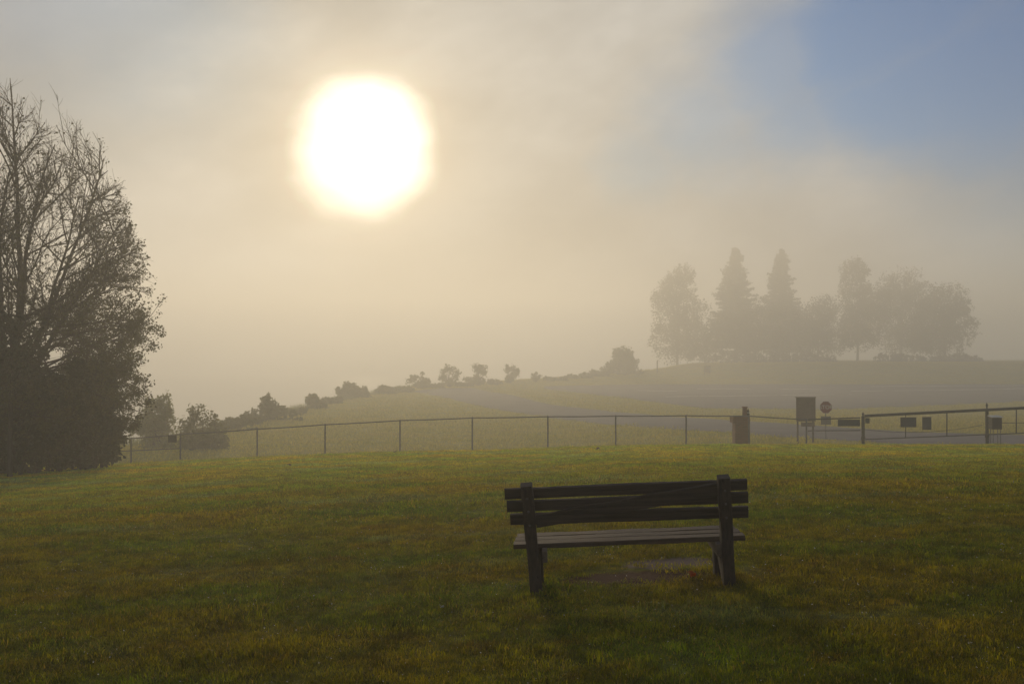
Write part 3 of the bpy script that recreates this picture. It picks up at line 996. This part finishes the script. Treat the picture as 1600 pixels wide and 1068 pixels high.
SY = 61.0
sc_ = at(1290.2, 636, SY)
g0 = gz(sc_.x, SY)
ss = empty('stop_sign', (sc_.x, SY, g0))
tag(ss, 'red octagonal stop sign with a pale plate below it', 'stop sign')
zc = sc_.z - g0
def octagon(b, r, y0, y1, z):
    th = [math.pi / 8 + i * math.pi / 4 for i in range(8)]
    V = [(r * math.cos(q), y0, z + r * math.sin(q)) for q in th] + [(r * math.cos(q), y1, z + r * math.sin(q)) for q in th]
    b.add(V, [tuple(range(8)), tuple(range(15, 7, -1))] + [(i, i + 8, (i + 1) % 8 + 8, (i + 1) % 8) for i in range(8)])
R = 9.4 / F * SY / math.cos(math.pi / 8) * 1.0
b = MB(); octagon(b, R, -0.02, -0.012, zc); fix_normals(b.build('border', M_WHITE, ss))
b = MB(); octagon(b, R * 0.95, -0.026, -0.021, zc); fix_normals(b.build('plate', M_RED, ss))
cu = bpy.data.curves.new('lettering', 'FONT')
cu.body = 'STOP'; cu.size = 0.33; cu.align_x = 'CENTER'; cu.align_y = 'CENTER'; cu.extrude = 0.002
to = bpy.data.objects.new('lettering_curve', cu)
COL.objects.link(to)
bpy.context.view_layer.update()
me = bpy.data.meshes.new_from_object(to.evaluated_get(bpy.context.evaluated_depsgraph_get()))
bpy.data.objects.remove(to)
me.materials.clear(); me.materials.append(M_WHITE)
le = bpy.data.objects.new('lettering', me); COL.objects.link(le); le.parent = ss
le.location = (0, -0.030, zc); le.rotation_euler = (math.pi / 2, 0, 0)
b = MB(); b.tube([(0, 0.02, -0.3), (0, 0.02, zc + 0.2)], 0.03, 8); b.build('pole', M_GALV, ss)
pw_, pz0, pz1 = 0.62, at(1290, 663, SY).z - g0, at(1290, 650, SY).z - g0
b = MB(); b.plank((-pw_ / 2, -0.02, (pz0 + pz1) / 2), (pw_ / 2, -0.02, (pz0 + pz1) / 2), pz1 - pz0, 0.012, (0, 0, 1), warp=0.0, cham=0.003, seg=2)
fix_normals(b.build('lower_plate', M_SIGN_GREY, ss))

# far post and far board in front of the trees
fx, fy = hit(1027, 581)
b = MB()
h = (581 - 564) / F * fy
b.plank((0, 0, -0.3), (0, 0, h), 0.28, 0.28, (1, 0, 0), warp=0.0, cham=0.03, seg=3)
b.tube([(0, 0, h), (0, 0, h + 0.12)], [0.14, 0.03], 8)
o = fix_normals(b.build('marker_post', M_SIGN_BROWN)); o.location = (fx, fy, gz(fx, fy))
tag(o, 'slim dark marker post in the fog right of the round bush', 'post')
fx, fy = hit(1105, 586)
o = empty('roadside_board', (fx, fy, gz(fx, fy)))
tag(o, 'small low board on two posts in the fog below the left pine', 'sign')
h = (586 - 571) / F * fy
b = MB(); b.plank((-0.75, 0, h * 0.62), (0.75, 0, h * 0.62), h * 0.75, 0.08, (0, 0, 1), warp=0.0, seg=2); fix_normals(b.build('panel', M_SIGN_BROWN, o))
for s in (-0.65, 0.65):
    b = MB(); b.plank((s, 0.08, -0.2), (s, 0.08, h), 0.1, 0.07, (1, 0, 0), warp=0.0, seg=2); fix_normals(b.build('post', M_WOOD_Z, o))

# ------------------------------------------------------------------ plants
def rot_about(v, ax, a):
    ax = ax / (np.linalg.norm(ax) + 1e-9)
    return v * math.cos(a) + np.cross(ax, v) * math.sin(a) + ax * (ax @ v) * (1 - math.cos(a))
def leaf_quads(C, size, r, flat=0.0, elong=1.5):
    """loose leaf-shaped diamonds at centres C"""
    n = len(C)
    u = r.normal(size=(n, 3)); u[:, 2] *= 1 - flat * 0.5
    u /= np.linalg.norm(u, axis=1)[:, None]
    k = r.normal(size=(n, 3)); k[:, 2] += flat * 2
    q = np.cross(u, k); q /= np.linalg.norm(q, axis=1)[:, None] + 1e-9
    s = size * r.uniform(0.6, 1.3, n)
    a = u * (s * elong / 2)[:, None]; b = q * (s / 2)[:, None]
    nn = np.cross(u, q) * (s * 0.18)[:, None]
    return np.stack([C - a, C + b * 0.9 + nn - a * 0.1, C + a, C - b * 0.9 + nn - a * 0.1], 1)

class Grower:
    def __init__(self, seed):
        self.r = np.random.default_rng(seed)
        self.wood = MB()
        self.tips = []
    def branch(self, p, d, length, rad0, rad1, n, wander, lift, env=None, sides=4):
        r = self.r
        pts = [np.array(p)]; d = np.array(d) / np.linalg.norm(d)
        st = length / n
        for i in range(n):
            d = d + r.normal(0, wander, 3) + np.array((0, 0, lift))
            d /= np.linalg.norm(d)
            q = pts[-1] + d * st
            if env is not None and not env(q):
                if i == 0: return None
                break
            pts.append(q)
        m = len(pts)
        self.wood.tube(pts, np.linspace(rad0, rad1, m), sides, cap=False)
        return np.array(pts)

def sub(pts, s):
    f = s * (len(pts) - 1); i = min(int(f), len(pts) - 2); k = f - i
    d = pts[i + 1] - pts[i]
    return pts[i] * (1 - k) + pts[i + 1] * k, d / (np.linalg.norm(d) + 1e-9)

def side_dir(r, d, ang):
    ax = np.cross(d, r.normal(size=3))
    return rot_about(d, ax, ang)

# the big half bare tree on the left
TY = 36.5
tx = px_x(18, TY)
tz = gz(tx, TY)
EZ = np.array([0, 1.2, 2.5, 4, 6, 8, 10, 12, 13.6, 15.0])
ER = np.array([1.5, 4.0, 5.0, 5.35, 5.15, 4.75, 4.15, 3.2, 2.2, 0.8])
G = Grower(5)
r = G.r
def env(q, k=1.0):
    a = math.atan2(q[1], q[0])
    return math.hypot(q[0], q[1]) < np.interp(q[2], EZ, ER) * (0.97 + 0.06 * math.sin(5 * a + q[2])) * k and q[2] < 15.0
leafpts = []
def leaf_lambda(z, rr):
    return np.interp(z, [1, 3, 5, 6.5, 8.5, 11, 14], [11, 13, 9.5, 3.8, 1.4, 0.6, 0.15]) * (0.2 + 1.5 * rr * rr)
leaders = []
t0 = G.branch((0, 0, -0.3), (0.02, 0, 1), 3.4, 0.24, 0.19, 6, 0.03, 0.02, None, 10)
leaders.append(t0)
for (a, tilt, L, r0) in ((0.3, 0.14, 12.0, 0.15), (2.6, 0.30, 9.5, 0.13), (4.2, 0.32, 9.5, 0.12), (5.6, 0.40, 10.0, 0.12), (0.1, 0.62, 8.5, 0.11), (1.2, 0.45, 9.0, 0.11), (0.2, 0.36, 10.5, 0.11)):
    p, d = sub(t0, r.uniform(0.75, 1.0))
    dd = np.array((math.cos(a) * math.sin(tilt), math.sin(a) * math.sin(tilt), math.cos(tilt)))
    br = G.branch(p, dd, L, r0, 0.018, 14, 0.05, 0.015, env, 7)
    if br is not None: leaders.append(br)
limbs = []
# long low limbs that carry the leafy skirt of the crown
for k in range(20):
    p, d = sub(t0, r.uniform(0.35, 0.98))
    a = r.uniform(-1.0, 1.0) if k < 15 else r.uniform(1.2, 5.0)
    el = r.uniform(-0.30, 0.22)
    br = G.branch(p, (math.cos(a) * math.cos(el), math.sin(a) * math.cos(el), math.sin(el)), r.uniform(4.2, 5.4), 0.055, 0.010, 10, 0.06, 0.004, env, 5)
    if br is not None and len(br) > 3: limbs.append(br)
for li, ld in enumerate(leaders):
    cnt = 16 if li else 10
    for k in range(cnt):
        s = r.uniform(0.12 if li else 0.35, 0.98)
        p, d = sub(ld, s)
        a = r.uniform(0, 6.283)
        el = r.uniform(0.05, 0.75) if p[2] < 6 else r.uniform(0.45, 1.15)
        out = np.array((math.cos(a) * math.cos(el), math.sin(a) * math.cos(el), math.sin(el)))
        rr_ = math.hypot(p[0], p[1])
        if rr_ > 0.8:
            out = out + np.array((p[0], p[1], 0)) / rr_ * 0.5
        L = r.uniform(2.8, 5.2) * (1.0 if p[2] < 8 else 0.72)
        br = G.branch(p, out, L, 0.05 * (1 - 0.4 * s), 0.010, 9, 0.075, 0.012, env, 5)
        if br is not None and len(br) > 3: limbs.append(br)
secs = []
for lb in limbs + leaders[1:]:
    for k in range(13 if lb[len(lb) // 2][2] < 7.5 else 9):
        s = r.uniform(0.2, 1.0)
        p, d = sub(lb, s)
        dd = side_dir(r, d, r.uniform(0.4, 0.95)) + np.array((0, 0, 0.12))
        br = G.branch(p, dd, r.uniform(0.9, 2.1), 0.016, 0.005, 6, 0.10, 0.02, env, 4)
        if br is not None and len(br) > 2: secs.append(br)
for sb in secs:
    for k in range(7):
        p, d = sub(sb, r.uniform(0.2, 1.0))
        dd = side_dir(r, d, r.uniform(0.35, 0.9)) + np.array((0, 0, 0.15))
        br = G.branch(p, dd, r.uniform(0.3, 0.85), 0.007, 0.0035, 3, 0.10, 0.02, lambda q: env(q, 1.04), 3)
        if br is None: continue
        rr_ = math.hypot(p[0], p[1]) / np.interp(p[2], EZ, ER)
        nl = r.poisson(leaf_lambda(p[2], rr_))
        for _ in range(nl):
            q, _d = sub(br, r.uniform(0.2, 1.0))
            leafpts.append(q + r.normal(0, 0.07, 3))
tree = empty('maple_tree', (tx, TY, tz))
tag(tree, 'big half bare tree with fine twigs at the left edge', 'tree')
G.wood.build('trunk', M_BARK, tree, smooth=True)
b = MB(); b.quads(leaf_quads(np.array(leafpts), 0.082, r, 0.2, 1.25)); b.build('crown', M_LEAF_MAPLE, tree)

# shrubs: several lumps of leaves on stems
def shrub(name, x, y, blobs, nleaf, size, material, label, cat='bush', group=None, seed=0, stems=7, spiky=0.3, zoff=0.0, twigs=0, solid=False):
    """blobs: list of (dx, dz_centre, rx, rz) in metres from the base"""
    r = np.random.default_rng(seed)
    z = gz(x, y) + zoff
    o = empty(name, (x, y, z))
    tag(o, label, cat, group)
    wgt = np.array([b_[2] ** 2 * b_[3] for b_ in blobs]); wgt = wgt / wgt.sum()
    C = []
    lumps = []
    for bi, (dx, dz, rx, rz) in enumerate(blobs):
        m = max(8, int(48 * wgt[bi] * len(blobs) ** 0.5))
        for _ in range(m):
            u = r.normal(size=3); u /= np.linalg.norm(u)
            q = r.uniform(0.35, 0.92)
            lumps.append((np.array((dx + u[0] * rx * q, u[1] * rx * q * 0.8, dz + u[2] * rz * q)), r.uniform(0.12, 0.38) * min(rx, rz)))
    if solid:
        for dx, dz, rx, rz in blobs:
            k_ = max(1, int(max(rx, rz) / min(rx, rz) + 0.5))
            for j in range(k_):
                f_ = (j + 0.5) / k_ * 2 - 1
                lumps.append((np.array((dx + (f_ * (rx - min(rx, rz)) if rx > rz else 0) + r.normal(0, 0.1) * rx, r.normal(0, 0.4) * rx, dz + (f_ * (rz - min(rx, rz)) if rz > rx else 0))), 0.8 * min(rx, rz)))
    lumps = [l for l in lumps if l[0][2] > -0.15] or lumps
    lw = np.array([l[1] ** 2 for l in lumps]); lw /= lw.sum()
    cnt = r.multinomial(nleaf, lw)
    for (c, s), n in zip(lumps, cnt):
        u = r.normal(size=(n, 3)); u /= np.linalg.norm(u, axis=1)[:, None]
        q = r.uniform(0.25, 1, n) ** 0.5 * s * (1 + np.abs(r.normal(0, spiky, n)))
        C.append(c + u * q[:, None])
    C = np.concatenate(C)
    C = C[C[:, 2] > -0.35]
    wd = MB()
    hmax = max(b_[1] + b_[3] for b_ in blobs)
    ends_ = []
    for k in range(stems):
        c, s = lumps[r.integers(len(lumps))]
        ends_.append((c, s))
        st = np.array((r.normal(0, 0.06) * hmax, r.normal(0, 0.06) * hmax, -0.15))
        mid = st * 0.5 + c * 0.5 + np.array((0, 0, 0.12 * hmax)) * r.uniform(0.2, 1)
        wd.tube([st, (st + mid) / 2, mid, c], [0.016 * hmax, 0.013 * hmax, 0.009 * hmax, 0.004 * hmax], 5, cap=False)
    extra = []
    for k in range(twigs):
        c, s = lumps[r.integers(len(lumps))]
        p_ = min((e[0] for e in ends_), key=lambda e: np.linalg.norm(e - c))
        wd.tube([p_, (p_ + c) / 2 - (0, 0, 0.02), c], [0.006 * hmax, 0.006 * hmax, 0.006 * hmax], 3, cap=False)
        d = np.array((r.normal(0, 0.45), r.normal(0, 0.45), 1.0)); d /= np.linalg.norm(d)
        L = r.uniform(0.9, 1.9) * s
        wd.tube([c, c + d * L * 0.6, c + d * L * 1.35], [0.006 * hmax, 0.005 * hmax, 0.002 * hmax], 3, cap=False)
        for q in np.linspace(0.5, 1.3, 7):
            extra.append(c + d * L * q + r.normal(0, 0.04 * hmax, 3) * 0.5)
    if extra: C = np.concatenate([C, np.array(extra)])
    wd.build('stem', M_BARK, o, smooth=True)
    b = MB(); b.quads(leaf_quads(C, size, r, 0.2)); b.build('foliage', material, o)
    return o

def px_blobs(x0, Y, base_y, items):
    """turn pixel ellipses (cx, cy, rx, ry) into blobs round a base at x0"""
    k = Y / F
    return [((cx - x0) * k, (base_y - cy) * k, rx * k, ry * k) for cx, cy, rx, ry in items]
def base_py(x, Y):
    return 560 + (CAMZ - gz(x, Y)) * F / Y
def shrub_px(name, px, Y, items, *a, **kw):
    if kw.pop('skirt', True):
        x = px_x(px, Y); by = base_py(x, Y)
        lo = min(cx - rx for cx, cy, rx, ry in items); hi_ = max(cx + rx for cx, cy, rx, ry in items)
        bot = min(cy for cx, cy, rx, ry in items)
        hh_ = by - max(cy for cx, cy, rx, ry in items)
        if hh_ > 0:
            k = max(2, int((hi_ - lo) / max(6.0, hh_)))
            items = list(items) + [(lo + (hi_ - lo) * (j + 0.5) / k, by - hh_ * 0.4, (hi_ - lo) / k * 0.62, hh_ * 0.75) for j in range(k)]
    x = px_x(px, Y)
    return shrub(name, x, Y, px_blobs(px, Y, base_py(x, Y), items), *a, **kw)

# dark evergreens under the big tree
shrub_px('evergreen_shrub', 60, 35.2, [(55, 660, 62, 70), (60, 612, 48, 60), (38, 575, 38, 55), (100, 640, 50, 75), (112, 590, 26, 54), (20, 722, 40, 22), (70, 724, 40, 20), (115, 718, 36, 20), (0, 730, 34, 18), (45, 732, 30, 14)], 19000, 0.15, M_LEAF_EVER,
         'broad dark evergreen shrub under the big tree at the left edge', seed=3, twigs=60, skirt=False)
shrub_px('evergreen_shrub', 148, 36.2, [(140, 672, 40, 56), (145, 615, 36, 56), (140, 700, 44, 34), (165, 600, 20, 44), (168, 655, 22, 36), (120, 716, 30, 18), (158, 712, 24, 16)], 11500, 0.14, M_LEAF_EVER,
         'dark leafy shrub right of the broad evergreen under the big tree', seed=4, twigs=90, skirt=False, spiky=0.5)
shrub_px('evergreen_shrub', -40, 36.0, [(-40, 620, 70, 110), (-30, 575, 50, 70), (-30, 725, 60, 24), (0, 735, 30, 14)], 10000, 0.16, M_LEAF_EVER,
         'dark evergreen shrub cut off by the left edge of the picture', seed=6, twigs=10, skirt=False)
# slim young trunk in front
yx, yy_ = px_x(17, 33.2), 33.2
G2 = Grower(9)
st = G2.branch((0, 0, -0.2), (0.0, 0, 1), 5.2, 0.095, 0.05, 8, 0.02, 0.02, None, 8)
pts_l = []
for k in range(16):
    p, d = sub(st, G2.r.uniform(0.55, 1.0))
    br = G2.branch(p, side_dir(G2.r, d, G2.r.uniform(0.5, 1.0)), G2.r.uniform(0.7, 1.7), 0.025, 0.006, 5, 0.08, 0.04, None, 4)
    for q in np.linspace(0.3, 1, 14):
        c, _ = sub(br, q)
        for _k in range(4): pts_l.append(c + G2.r.normal(0, 0.14, 3))
yt = empty('young_tree', (yx, yy_, gz(yx, yy_)))
tag(yt, 'slim straight young trunk on the lawn in front of the dark evergreens', 'tree')
G2.wood.build('trunk', M_BARK, yt, smooth=True)
b = MB(); b.quads(leaf_quads(np.array(pts_l), 0.11, G2.r)); b.build('crown', M_LEAF_EVER, yt)

# bank of bushes along the lake, near to far
shrub_px('sapling_bush', 248, hit(248, 700)[1], [(250, 640, 28, 24), (238, 665, 32, 28), (265, 655, 18, 22), (250, 690, 36, 22)], 5000, 0.15, M_LEAF_PALE,
         'pale green leafy bush beside the big tree behind the fence', seed=11, twigs=26)
shrub_px('lakeside_bush', 316, hit(316, 702)[1], [(300, 655, 10, 26), (316, 652, 9, 24), (331, 660, 9, 20), (290, 668, 10, 20), (345, 672, 10, 18), (318, 690, 38, 20)], 5200, 0.15, M_LEAF_BUSH,
         'grey green upright bush right of the pale one behind the fence', seed=12, twigs=90, spiky=0.5, solid=True)
shrub_px('lakeside_bush', 372, hit(372, 672)[1], [(365, 660, 16, 10), (385, 656, 18, 10), (350, 668, 20, 12)], 2400, 0.17, M_LEAF_BUSH,
         'low straggling bush between the upright bush and the pointed one', seed=13, twigs=24)
shrub_px('lakeside_bush', 420, hit(420, 658)[1], [(418, 636, 16, 14), (416, 624, 8, 10), (432, 642, 20, 10), (400, 648, 20, 9), (455, 645, 18, 6)], 3800, 0.19, M_LEAF_BUSH,
         'pointed bush with a low skirt on the bank left of the small round one', seed=14, twigs=40)
shrub_px('lakeside_bush', 491, hit(491, 639)[1], [(488, 625, 11, 10), (500, 631, 14, 7)], 1800, 0.22, M_LEAF_BUSH,
         'small two lobed bush on the bank left of the wide one', seed=15, twigs=18)
shrub_px('lakeside_bush', 550, hit(550, 623)[1], [(550, 610, 27, 13), (536, 612, 16, 12), (565, 612, 16, 12), (552, 620, 32, 9)], 5500, 0.24, M_LEAF_BUSH,
         'wide dense low bush on the crest of the bank', seed=16, twigs=20)
shrub_px('lakeside_bush', 598, hit(598, 616)[1], [(598, 609, 14, 8), (612, 611, 12, 5)], 1600, 0.26, M_LEAF_BUSH,
         'low flat bush just right of the wide dense one', seed=17, twigs=14)
shrub_px('lakeside_bush', 632, hit(632, 612)[1], [(632, 607, 16, 4)], 900, 0.28, M_LEAF_BUSH,
         'very low strip of brush left of the small airy trees', seed=18, twigs=12)
def airy(px, Y, top, base, wpx, label, seed, n=1100, mt=M_LEAF_BUSH):
    q = random.Random(seed)
    hgt = base - top
    it = [(px, base - hgt * 0.2, wpx * 0.34, hgt * 0.2)]
    for _ in range(9):
        v = q.uniform(0.25, 0.92)
        hw = wpx * 0.42 * math.sin(math.pi * min(1, 0.25 + v * 0.75)) + wpx * 0.08
        it.append((px + q.uniform(-1, 1) * hw, base - hgt * v, wpx * q.uniform(0.14, 0.24), hgt * q.uniform(0.10, 0.17)))
    return shrub_px('bank_sapling', px, Y, it, n, 0.27, mt, label, 'small tree', 'small trees along the lake bank', seed=seed, stems=16, twigs=34, spiky=0.6, skirt=False, solid=True)
airy(657, hit(657, 607)[1], 579, 606, 34, 'first airy small tree on the bank, left of three in a row', 21)
airy(703, hit(703, 604)[1], 572, 603, 34, 'slender oval small tree on the bank in the middle of three', 22)
airy(747, hit(747, 602)[1], 569, 601, 42, 'broadest of the three airy small trees on the bank', 23, 1700)
airy(797, hit(797, 598)[1], 567, 597, 26, 'dense dark bushy small tree alone on the bank', 24, 1700)
airy(837, hit(837, 596)[1], 580, 595, 16, 'tiny sprig of a tree on the bank right of the dense dark one', 25, 350)
shrub_px('lakeside_bush', 775, hit(775, 601)[1], [(772, 597, 14, 5)], 700, 0.32, M_LEAF_BUSH, 'low brush at the foot of the dense dark small tree', seed=31, twigs=8)
shrub_px('lakeside_bush', 905, hit(905, 591)[1], [(895, 588, 14, 4), (915, 586, 12, 5)], 1000, 0.36, M_LEAF_BUSH, 'low hazy brush on the far bank left of the round bush', seed=32, twigs=12)
shrub_px('lakeside_bush', 974, hit(974, 585)[1], [(975, 562, 24, 19), (965, 572, 28, 13), (985, 572, 20, 13), (943, 577, 14, 9)], 5500, 0.36, M_LEAF_BUSH, 'large round bush standing in the fog at the end of the bank', seed=33, twigs=40)
for px_, base, x0, x1, top, lab, sd in ((395, 664, 378, 408, 652, 'low tangle of brush left of the pointed bush', 61), (458, 648, 440, 478, 638, 'low tangle of brush right of the pointed bush', 62),
        (520, 631, 505, 534, 620, 'low tangle of brush left of the wide dense bush', 63), (620, 613, 606, 646, 604, 'low tangle of brush right of the flat bush', 64),
        (680, 606, 664, 694, 598, 'low brush between the first and the oval small tree', 65), (725, 604, 712, 740, 596, 'low brush between the oval and the broadest small tree', 66),
        (865, 595, 850, 886, 588, 'faint low brush on the far bank past the tiny sprig', 67), (940, 588, 922, 952, 578, 'faint brush at the left foot of the round bush', 68)):
    k_ = (x1 - x0) / 3
    shrub_px('bank_brush', px_, hit(px_, base)[1], [(x0 + k_ * (j + 0.5), top + (base - top) * (0.45 + 0.2 * (j % 2)), k_ * 0.7, (base - top) * 0.5) for j in range(3)], 1500, 0.26, M_LEAF_BUSH,
             lab, 'brush', 'low brush along the lake bank', seed=sd, stems=16, twigs=30, spiky=0.6)
# rough grass and weeds on the bank and behind the fence
def weeds(name, spots, label, hh, seed, bw=0.02):
    r = np.random.default_rng(seed)
    V = []
    for (x, y, n, sp) in spots:
        for _ in range(n):
            bx, by = x + r.normal(0, sp), y + r.normal(0, sp)
            h = hh * r.uniform(0.4, 1.3); a = r.uniform(0, 6.283)
            z = gz(bx, by) - 0.03
            lx_, ly_ = r.normal(0, 0.22, 2) * h
            wx, wy = math.cos(a) * bw, math.sin(a) * bw
            V.append([(bx - wx, by - wy, z), (bx + wx, by + wy, z), (bx + lx_ + wx * 0.2, by + ly_ + wy * 0.2, z + h), (bx + lx_ - wx * 0.2, by + ly_ - wy * 0.2, z + h)])
    b = MB(); b.quads(np.array(V))
    o = b.build(name, M_LEAF_PALE)
    tag(o, label, 'weeds', kind='stuff')
    return o
rw = random.Random(4)
sp1 = []
for k in range(260):
    y = 58 + 150 * rw.random() ** 1.2
    x = float(edge(y)) + rw.uniform(-2.0, 1.6)
    sp1.append((x, y, 16, 0.5))
weeds('bank_weeds', sp1, 'rough tall weeds along the edge of the lake bank', 0.75, 2, 0.04)
sp2 = [(rw.uniform(-15.5, 24), rw.uniform(41.6, 43.5), 10, 0.25) for k in range(150)]
weeds('fence_weeds', sp2, 'longer grass along the foot of the chain link fence', 0.10, 3, 0.010)

# far trees in the fog
def conifer(px, Y, top, halfw, label, seed, drop=0.0):
    r = np.random.default_rng(seed)
    x = px_x(px, Y); z = gz(x, Y)
    hgt = at(px, top, Y).z - z
    o = empty('pine_tree', (x, Y, z))
    tag(o, label, 'tree', 'trees standing in the fog beyond the parking lot')
    wd = MB(); wd.tube([(0, 0, -0.3), (0.05, 0, hgt * 0.5), (0, 0.05, hgt * 0.99)], [0.35, 0.22, 0.03], 8)
    C = []
    R = halfw / F * Y
    n = 120
    for i in range(n):
        s = (i / n) ** 0.9
        zz = hgt * (0.10 + 0.89 * s)
        prof = (1 - s) ** 0.72 * (0.92 + 0.10 * math.sin(s * 31 + seed) + r.normal(0, 0.06)) + 0.03
        for k in range(5):
            a = r.uniform(0, 6.283)
            L = R * prof * r.uniform(0.45, 1.22)
            d = np.array((math.cos(a), math.sin(a), r.uniform(-0.3, 0.1) + 0.35 * s))
            p0 = np.array((0, 0, zz))
            wd.tube([p0, p0 + d * L * 0.6, p0 + d * L + (0, 0, 0.06 * L)], [0.05, 0.035, 0.015], 3, cap=False)
            m = int(5 + 8 * L)
            q = r.uniform(0.15, 1.05, m)
            C.append(p0 + d * (L * q)[:, None] + r.normal(0, 0.16, (m, 3)) - np.array((0, 0, 0.12)))
    wd.build('trunk', M_BARK, o, smooth=True)
    b = MB(); b.quads(leaf_quads(np.concatenate(C), 0.55, r, 0.5, 1.8)); b.build('crown', M_LEAF_PINE, o)
    return o
def broadleaf(px, Y, items, n, label, seed, size=0.48, trunk=0.42, material=None, twigs=40):
    """items: crown lumps as pixel ellipses"""
    r = np.random.default_rng(seed)
    x = px_x(px, Y); z = gz(x, Y); by = base_py(x, Y)
    o = empty('broadleaf_tree', (x, Y, z))
    tag(o, label, 'tree', 'trees standing in the fog beyond the parking lot')
    bl = px_blobs(px, Y, by, items)
    wd = MB()
    C = []
    hm = max(b_[1] for b_ in bl)
    wd.tube([(0, 0, -0.3), (0.1, 0, hm * 0.3), (0, 0.1, hm * 0.65), (0, 0, hm)], [trunk, trunk * 0.8, trunk * 0.45, 0.05], 8)
    vol = np.array([b_[2] * b_[3] for b_ in bl]); vol /= vol.sum()
    for bi, (dx, dz, rx, rz) in enumerate(bl):
        m = int(26 + 110 * vol[bi])
        for _ in range(m):
            u = r.normal(size=3); u /= np.linalg.norm(u)
            q = r.uniform(0.4, 0.95)
            c = np.array((dx + u[0] * rx * q, u[1] * rx * q * 0.9, dz + u[2] * rz * q))
            s = r.uniform(0.18, 0.40) * min(rx, rz)
            k = int(n * vol[bi] / m)
            v = r.normal(size=(k, 3)); v /= np.linalg.norm(v, axis=1)[:, None]
            C.append(c + v * (s * r.uniform(0.2, 1, k) ** 0.5 * (1 + np.abs(r.normal(0, 0.25, k))))[:, None])
        for _ in range(5):
            c = np.array((dx + r.normal(0, 0.4) * rx, r.normal(0, 0.3) * rx, dz + r.uniform(-0.3, 0.8) * rz))
            p0 = np.array((0, 0, hm * r.uniform(0.18, 0.5)))
            wd.tube([p0, (p0 + c) / 2 + (0, 0, 0.4), c], [trunk * 0.4, trunk * 0.22, 0.03], 4, cap=False)
    top = max(bl, key=lambda q: q[1] + q[3])
    for _ in range(twigs):
        dx, dz, rx, rz = bl[r.integers(len(bl))]
        a = r.uniform(0, math.pi)
        c = np.array((dx + math.cos(a) * rx * 0.8, r.normal(0, 0.3) * rx, dz + math.sin(a) * rz * 0.8))
        e = c + np.array((math.cos(a) * 0.6, r.normal(0, 0.2), math.sin(a) + 0.4)) * r.uniform(0.5, 1.4)
        wd.tube([c, e], [0.05, 0.015], 3, cap=False)
        for q in np.linspace(0.2, 1.0, 5): C.append((c + (e - c) * q + r.normal(0, 0.15, 3))[None, :])
    wd.build('trunk', M_BARK, o, smooth=True)
    C = np.concatenate(C); C = C[C[:, 2] > 0.3]
    b = MB(); b.quads(leaf_quads(C, size, r, 0.2)); b.build('crown', material or M_LEAF_FAR, o)
    return o
broadleaf(1058, 302, [(1060, 450, 28, 34), (1045, 490, 30, 44), (1078, 490, 28, 44), (1055, 535, 40, 30), (1070, 432, 16, 18), (1085, 540, 30, 24)], 12750, 'feathery tree at the left end of the fogbound row', 41, twigs=90)
conifer(1150, 308, 385, 46, 'tallest pine in the foggy row with a broad skirt', 42)
conifer(1222, 318, 388, 40, 'narrower pine standing right of the tallest one', 43)
broadleaf(1180, 300, [(1175, 505, 44, 44), (1140, 515, 38, 42), (1215, 510, 38, 44), (1110, 530, 32, 34), (1240, 530, 34, 30)], 14250, 'low broad tree filling the space below the two pines', 44)
broadleaf(1278, 310, [(1278, 505, 32, 40), (1265, 530, 38, 30), (1290, 488, 20, 26), (1250, 515, 26, 36), (1300, 535, 22, 24)], 11250, 'low bushy tree between the narrow pine and the tall dense tree', 45)
broadleaf(1340, 306, [(1336, 430, 24, 26), (1336, 470, 28, 38), (1345, 512, 34, 34), (1368, 480, 30, 40), (1330, 520, 24, 24)], 12000, 'tall narrow dense tree with bare trunk foot right of the gap', 46)
broadleaf(1408, 326, [(1410, 448, 38, 32), (1393, 485, 36, 42), (1430, 485, 34, 44), (1405, 528, 44, 28)], 12000, 'paler rounded tree half hidden between the two dense trees', 47)
broadleaf(1476, 302, [(1475, 478, 40, 38), (1455, 503, 38, 42), (1496, 503, 28, 42), (1470, 533, 52, 24), (1440, 528, 26, 26)], 15000, 'broad round topped tree at the right end of the foggy row', 48)
# dark undergrowth below the far trees
def hedge(px0, px1, Y, hpx, n, label, seed):
    items = []
    r = random.Random(seed)
    k = int((px1 - px0) / 14)
    for i in range(k):
        p = px0 + (px1 - px0) * (i + 0.5) / k
        items.append((p, 562 - r.uniform(0, hpx * 0.5), 12 + r.uniform(0, 5), hpx * r.uniform(0.5, 0.9)))
    return shrub_px('undergrowth_hedge', (px0 + px1) / 2, Y, items, n, 0.5, M_LEAF_FAR, label, 'hedge', seed=seed, stems=14)
hedge(1100, 1300, 294, 12, 3500, 'low dark hedge under the pines in the fog', 51)
hedge(1370, 1530, 296, 9, 3000, 'low dark hedge at the foot of the round tree in the fog', 52)

# ------------------------------------------------------------------ morning fog
hz = bpy.data.materials.new('haze'); hz.use_nodes = True
t = NT(hz.node_tree); t.n.clear()
out = t.new('ShaderNodeOutputMaterial')
pv = t.new('ShaderNodeVolumePrincipled')
pv.inputs['Color'].default_value = (0.95, 0.93, 0.90, 1)
pv.inputs['Density'].default_value = 0.0047
pv.inputs['Anisotropy'].default_value = 0.54
t.l.new(pv.outputs[0], out.inputs['Volume'])
b = MB()
zlo, zhi = -19.0, 36.5
b.box((0, (YMIN + YMAX) / 2, (zlo + zhi) / 2), (2 * XLIM + 6, YMAX - YMIN + 6, zhi - zlo))
ho = fix_normals(b.build('haze', hz))
tag(ho, 'pale morning fog lying over the whole park', 'fog', kind='stuff')
